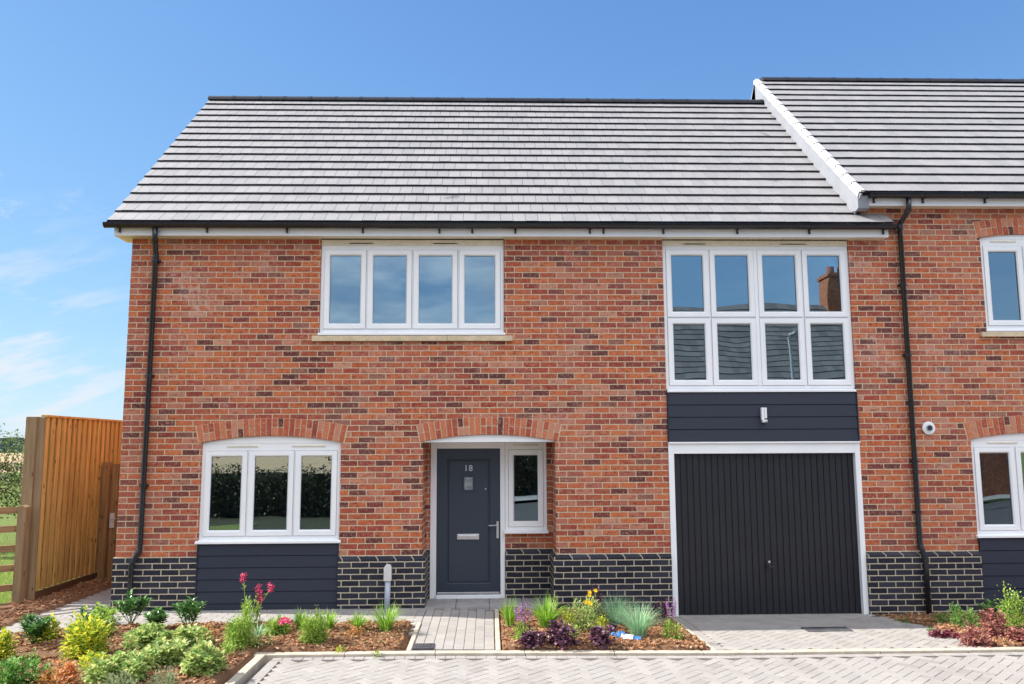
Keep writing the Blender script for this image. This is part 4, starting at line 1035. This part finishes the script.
plant('heuchera',985,647,36,30,'large dusky pink leafy plant in the right-hand bed','foliage plant',g3,m='l_pink',n=560)
plant('heuchera',1003,640,24,34,'paler pink leafy plant just behind the large dusky one','foliage plant',g3,m='l_pink',n=380)
plant('mound',1016,632,42,44,'yellow-green bush before the right navy panel','shrub',g3,m='l_lime',n=900)
plant('laurel',994,622,36,30,'arching green shrub rising against the right plinth end','shrub',g3,m='l_mid',stems=6)
plant('heuchera',1030,646,24,16,'low dusky pink plant cut by the right edge of the photo','foliage plant',g3,m='l_pink')
plant('mound',140,672,40,20,'low pale green clump filling the gap between the large front mound and its neighbours','perennial',g1,m='l_mint',n=500,ls=.06,lw=.05)
plant('mound',92,672,30,18,'sprawling golden clump at the foot of the large golden bush','shrub',g1,m='l_gold',n=260,ls=.06,lw=.045,lumps=6)
plant('small',70,638,16,14,'little lime seedling on the mulch edge left of the golden bush','bedding plant',g1,m='l_lime')
plant('small',216,668,16,9,'flat green seedling beside the kerb corner','bedding plant',g1,m='l_lime')
plant('small',30,668,26,20,'mid green plant between the dark fence-side shrub and the bottom left bush','bedding plant',g1,m='l_mid')
plant('grass',256,642,22,18,'thin pale grass tuft between the pink flowers and the round bush','grass tuft',g1,m='l_fescue',n=60)
plant('small',574,640,16,12,'tiny lime seedling behind the tallest dark purple plant','bedding plant',g2,m='l_lime')
# dead leaves blown onto the mulch
m=MB(); rnd=random.Random(63)
for _ in range(900):
    if rnd.random()<.6: x,y=rnd.uniform(-5.5,-2.4),rnd.uniform(-3.6,-1.0)
    elif rnd.random()<.6: x,y=rnd.uniform(-2.4,-.9),rnd.uniform(-2.15,-1.0)
    else: x,y=rnd.uniform(.15,2.2),rnd.uniform(-2.15,-.1)
    leaf_quad(m,Vector((x,y,soilz(x,y)+.02)),Vector((rnd.uniform(-1,1),rnd.uniform(-1,1),rnd.uniform(-.1,.3))),Vector((0,0,1)),rnd.uniform(.015,.04),rnd.uniform(.01,.025))
o=m.build('leaf_litter',MT['deadleaf'],base=(-3,-2,0),recalc=False); tag(o,kind='stuff')
# ---- litter in the second bed
a=at(622,640); LZ=soilz(a.x,a.y)+.01
LT=thing('crumpled_wrapper',(a.x,a.y,LZ),'crumpled blue and white wrapper lying on the mulch before the silvery grass','litter')
rnd=random.Random(2)
def crumple(name,c,l,w_,h,mt,ang):
    m=MB(); nx,ny=7,5; vs=[]
    for i in range(nx+1):
        for j in range(ny+1):
            u=(i/nx-.5)*l; v=(j/ny-.5)*w_; x=c.x+u*math.cos(ang)-v*math.sin(ang); y=c.y+u*math.sin(ang)+v*math.cos(ang); vs.append((x,y,c.z+h*(1-abs(2*j/ny-1)**2)*rnd.uniform(.5,1.1)))
    fs=[(i*(ny+1)+j,(i+1)*(ny+1)+j,(i+1)*(ny+1)+j+1,i*(ny+1)+j+1) for i in range(nx) for j in range(ny)]
    m.add(vs,fs); m.build(name,mt,LT,recalc=False)
c=Vector((a.x,a.y,LZ)); crumple('blue_film',c+Vector((-.05,.02,0)),.16,.14,.05,MT['litblue'],.4); crumple('white_film',c+Vector((.05,-.05,0)),.13,.10,.045,MT['litwhite'],-.3); crumple('blue_film',c+Vector((.13,-.08,0)),.12,.07,.03,MT['litblue'],-.3)
b=at(612,636); m=MB(); z=soilz(b.x,b.y); m.tube([(b.x,b.y,z),(b.x+.02,b.y,z+.10)],.04,14,radii=[.028,.038]); m.tube([(b.x+.019,b.y,z+.098),(b.x+.021,b.y,z+.108)],.041,14)
o=m.build('paper_cup',MT['litdark'],base=(b.x,b.y,z)); tag(o,'small dark cup standing behind the crumpled blue wrapper','cup')
# ================================================================== FAR LEFT
def tree(name,c,h,cr,label,group,mt,n=2600,ls=.07,trunk_r=.05,blobs=12,cz=.62,seed=1,th=None,cat='tree'):
    rnd=random.Random(seed); T=thing(name,c,label,cat,group); c=Vector(c)
    m=MB(); top=c+Vector((rnd.uniform(-.1,.1),0,h*.75)); m.tube([c,c.lerp(top,.5)+Vector((.05,0,0)),top],.05,8,radii=[trunk_r,trunk_r*.7,trunk_r*.3])
    cs=[]
    for k in range(blobs):
        v=rdir(rnd,-.8); p=c+Vector((v.x*cr*.72,v.y*cr*.72,h*cz+v.z*h*(1-cz)*.8)); cs.append((p,cr*rnd.uniform(.25,.45)))
        s=c.lerp(top,rnd.uniform(.35,.9)); m.tube([s,s.lerp(p,.6)+Vector((0,0,.05)),p],.02,5,radii=[trunk_r*.4,trunk_r*.25,trunk_r*.1])
    m.build('trunk',MT['bark'],T,smooth=True)
    f_=MB()
    for _ in range(n):
        p,r=rnd.choice(cs); v=rdir(rnd,-1); q=rnd.random()**.4; leaf_quad(f_,p+v*r*q,rdir(rnd,-.7),Vector((0,0,1)),ls*rnd.uniform(.6,1.2),ls*.55)
    f_.build('crown',mt,T,recalc=False); return T
tree('apple_tree',(-10.35,6.4,.02),2.6,1.25,'young leafy apple tree in the meadow beyond the rail fence','meadow trees',MT['l_tree'],n=5200,ls=.085,blobs=26,cz=.56,seed=4)
# top sprig
# hedgerow and farm fence across the meadow
HG=MB(); rnd=random.Random(8)
for _ in range(9000):
    x=rnd.uniform(-75,-14); z=rnd.random(); y=38+rnd.gauss(0,.5); hh=1.15+.35*noise.noise(Vector((x*.5,0,0)))
    leaf_quad(HG,Vector((x,y,z*hh)),rdir(rnd,-.6),Vector((0,0,1)),.28,.16)
o=HG.build('hedge',MT['l_hedge'],base=(-40,38,0),recalc=False); tag(o,'long low hedge across the far side of the meadow','hedge')
# distant woodland ridge, one mass on the horizon
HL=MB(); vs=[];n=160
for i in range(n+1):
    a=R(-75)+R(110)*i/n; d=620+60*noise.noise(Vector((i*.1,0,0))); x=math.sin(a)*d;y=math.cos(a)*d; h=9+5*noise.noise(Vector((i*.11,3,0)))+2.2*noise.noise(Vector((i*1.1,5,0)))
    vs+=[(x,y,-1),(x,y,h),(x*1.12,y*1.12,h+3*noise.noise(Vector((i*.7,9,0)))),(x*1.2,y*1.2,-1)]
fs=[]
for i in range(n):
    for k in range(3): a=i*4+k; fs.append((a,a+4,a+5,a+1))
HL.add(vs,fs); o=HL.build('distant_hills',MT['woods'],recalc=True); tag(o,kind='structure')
# ================================================================== ACROSS THE ROAD (seen in the window glass)
H3=thing('opposite_house',(13,-23.100,0),'tiled house across the road, mirrored in the large upper window','house')
oy,oz,ory,orz=-22.000,4.43,-26.700,8.55   # eave and ridge
dx_=13.0
def f3(): pass
m=MB(); m.box(5.2,21.2,-31.100,-22.200,-.1,4.6); m.prism([(-31.100,4.6),(-22.200,4.6),(-26.700,8.4)],0,5.2,5.5); m.prism([(-31.100,4.6),(-22.200,4.6),(-26.700,8.4)],0,20.9,21.2); m.build('wall',MT['oppbrick'],H3)
m=MB(); L=math.hypot(ory-oy,orz-oz); nC=15; e=Vector((0,oy,oz)); u3=Vector((0,(ory-oy)/L,(orz-oz)/L)); n3=Vector((0,u3.z,-u3.y))
if n3.z<0:n3=-n3
for c in range(nC):
    for k in range(50):
        xa=5.0+k*.33;xb=xa+.325; s0=c*L/nC-.02;s1=(c+1)*L/nC+.02
        pp=lambda x,s,h:(x,*(e+u3*s+n3*h).yz)
        k0=len(m.v); m.add([pp(xa,s0,.0),pp(xb,s0,.0),pp(xb,s1,-.03),pp(xa,s1,-.03),pp(xa,s0,.04),pp(xb,s0,.04),pp(xb,s1,.01),pp(xa,s1,.01)],[(4,5,6,7),(1,2,6,5),(3,0,4,7)],0)
        m.f.append([k0,k0+1,k0+5,k0+4]); m.mi.append(1)
m.prism([(ory,orz),(ory,orz-.06),(-31.400,4.4),(-31.400,4.46)],0,5.0,21.4,mi=0)
def f(t,b):
    r=t.island(); c=t.ramp(r,[(0,(.10,.095,.095)),(1,(.16,.15,.15))]); P(t,b,c,.75,.3)
MT['tile3']=mat('opposite_tile',f)
m.build('roof',[MT['tile3'],MT['tile_butt']],H3)
m=MB(); m.box(15.6,16.5,-27.200,-26.200,7.6,9.9); m.box(15.52,16.58,-27.280,-26.120,9.7,9.82); CH_=m.build('chimney',MT['oppbrick'],H3)
for x in (15.85,16.25):
    m=MB(); m.tube([(x,-26.700,9.9),(x,-26.700,10.35)],.13,12); m.build('chimney_pot',MT['oppbrick'],CH_)
for x in (6.6,10.2,13.8,17.6):
    for z in (.9,3.0):
        if z==3.0: zz=(3.0,4.1)
        else: zz=(.9,2.1)
        m=MB(); m.box(x,x+1.8,-22.200,-22.160,zz[0],zz[1]); W_=m.build('window',MT['upvc'],H3)
        for q in range(3): mm=MB(); mm.box(x+.08+q*.57,x+.08+q*.57+.48,-22.160,-22.145,zz[0]+.08,zz[1]-.08); mm.build('pane',MT['litdark'],W_)
# street lamp
T=thing('street_lamp',(10.0,-16.2,.03),'slim grey street lamp across the road, mirrored in the upper window','street lamp')
m=MB(); m.tube([(10,-16.2,0),(10,-16.2,1.2),(10,-16.2,1.25),(10,-16.2,5.7)],.06,12,radii=[.085,.085,.055,.045]); m.tube([(10,-16.2,5.65),(10,-15.9,5.76),(10,-15.7,5.78)],.03,8); m.build('pole',MT['lampgrey'],T)
m=MB(); m.prism([(9.88,5.72),(10.12,5.72),(10.10,5.81),(10.0,5.84),(9.90,5.81)],1,-15.9,-15.3); m.build('lamp_head',MT['lampgrey'],T,bevel=.01)
for i,(x,y,h,r) in enumerate([(-13,-25,6.2,2.6),(-19,-29,7,3),(-8,-33,6.5,2.7),(-26,-24,7,3)]):
    lb=['broad tree across the road mirrored in the lower left window, nearest the path','tall tree standing behind the broad tree across the road','round tree across the road closest to the opposite house','leftmost tree across the road']
    tree('roadside_tree',(x,y,0),h,r,lb[i],'trees across the road',MT['l_hedge'],n=5200,ls=.27,trunk_r=.16,blobs=18,seed=20+i)
HG=MB(); rnd=random.Random(18)
for _ in range(17000):
    x=rnd.uniform(-30,-4); z=rnd.random(); y=-15.5+rnd.gauss(0,.3); hh=1.45+.3*noise.noise(Vector((x*.8,2,0))); leaf_quad(HG,Vector((x,y,z*hh)),rdir(rnd,-.6),Vector((0,0,1)),.13,.08)
HG.box(-30,-4,-15.55,-15.45,0,1.25)
o=HG.build('hedge',MT['l_hedge'],base=(-17,-15.5,0),recalc=False); tag(o,'dark hedge across the road, mirrored in the lower windows','hedge')
HG=MB(); rnd=random.Random(19)
for _ in range(9000):
    x=rnd.uniform(-3.5,5); z=rnd.random(); y=-23.4+rnd.gauss(0,.4); leaf_quad(HG,Vector((x,y,z*2.4)),rdir(rnd,-.6),Vector((0,0,1)),.15,.09)
HG.box(-3.5,5,-23.45,-23.35,0,2.0)
o=HG.build('hedge',MT['l_hedge'],base=(1,-23.4,0),recalc=False); tag(o,'short hedge beside the opposite house, mirrored in the narrow window by the door','hedge')
# ================================================================== LIGHT
SUN=Vector((-1.2,.155,1)).normalized()
sd=bpy.data.lights.new('sun','SUN'); sd.energy=4.2; sd.angle=R(.5); sd.color=(1,.95,.87)
so=bpy.data.objects.new('sun',sd); COL.objects.link(so); so.rotation_euler=(-SUN).to_track_quat('-Z','Y').to_euler(); so.location=(-20,5,20)
wd=bpy.data.worlds.new('World'); scene.world=wd; wd.use_nodes=True; t=NT(wd.node_tree)
sky=t.N('TexSky',sky_type='NISHITA'); sky.sun_disc=False; sky.sun_elevation=math.asin(SUN.z); sky.sun_rotation=math.atan2(SUN.x,SUN.y); sky.air_density=1.0; sky.dust_density=.2; sky.ozone_density=2.2; sky.altitude=60
tc=t.N('TexCoord').outputs['Generated']; o=t.xyz(tc)
bg=t.n['Background']; bg.inputs[1].default_value=.15
# thin clouds: a tangent-plane noise, thicker behind the camera, only wisps low in front
dn=t.M('MAXIMUM',t.M('ADD',o[2],.18),.05); cp=t.comb(t.M('DIVIDE',o[0],dn),t.M('DIVIDE',o[1],dn),0)
n1=t.noise(t.V('ADD',cp,(3.1,7.7,0)),1.1,7,.58); 
back=t.sstep(o[1],.15,-.35)
c1=t.M('MULTIPLY',t.sstep(n1,.28,.56),back)
bk_left=t.sstep(o[0],.16,.02)
c1=t.M('MULTIPLY',c1,t.M('MULTIPLY_ADD',bk_left,.85,.15))
# front: wisps low at the left
n2=t.noise(t.V('ADD',t.V('MULTIPLY',t.V('ADD',tc,t.comb(0,0,t.M('MULTIPLY',o[0],-.35))),(3.2,3.2,13)),(.4,0,.35)),2.4,7,.6)
front=t.M('MULTIPLY',t.sstep(o[0],-.30,-.50),t.M('MULTIPLY',t.sstep(o[2],.30,.05),t.sstep(o[2],-.01,.03)))
c2=t.M('MULTIPLY',t.M('MULTIPLY',t.sstep(n2,.47,.66),front),.9)
n3=t.noise(t.V('ADD',t.V('MULTIPLY',tc,(6,6,14)),(2.2,0,1.35)),3.0,8,.65)
c2=t.M('MAXIMUM',c2,t.M('MULTIPLY',t.M('MULTIPLY',t.M('MULTIPLY',t.sstep(n3,.55,.75),.8),t.sstep(o[0],-.36,-.50)),t.M('MULTIPLY',t.sstep(o[2],.32,.20),.85)))
ccol=t.mix(t.sstep(t.noise(cp,2.3,5),.35,.7),(1.6,2.0,2.6),(4.0,4.2,4.5))
sk=t.V('MULTIPLY',sky.outputs[0],(.46,.70,1.12)); sk=t.V('MULTIPLY',t.V('DIVIDE',sk,t.V('MULTIPLY_ADD',sk,(.2,.2,.2),(1,1,1))),(.97,.97,1.0))
fill_bank=t.M('MULTIPLY',t.sstep(o[2],.30,.55),t.M('MULTIPLY',t.sstep(o[1],.05,-.25),t.sstep(n1,.30,.50)))
sk=t.mix(fill_bank,sk,(9.5,9.5,9.8))  # bright cloud bank, out of view, added to light the front wall
c=t.mix(t.M('MULTIPLY',c1,.85),sk,ccol); c=t.mix(c2,c,(2.5,2.6,2.75))
t.l.new(c,bg.inputs[0])
vs_=scene.view_settings; vs_.view_transform='Standard'; vs_.look='None'; vs_.gamma=1; vs_.exposure=1.2; vs_.use_curve_mapping=False
scene.render.engine='CYCLES'; scene.cycles.max_bounces=8; scene.cycles.transparent_max_bounces=12; scene.cycles.caustics_reflective=False; scene.cycles.caustics_refractive=False
scene.render.resolution_x=1024; scene.render.resolution_y=684
for o_ in bpy.data.objects:
    if '_b' in o_: del o_['_b']
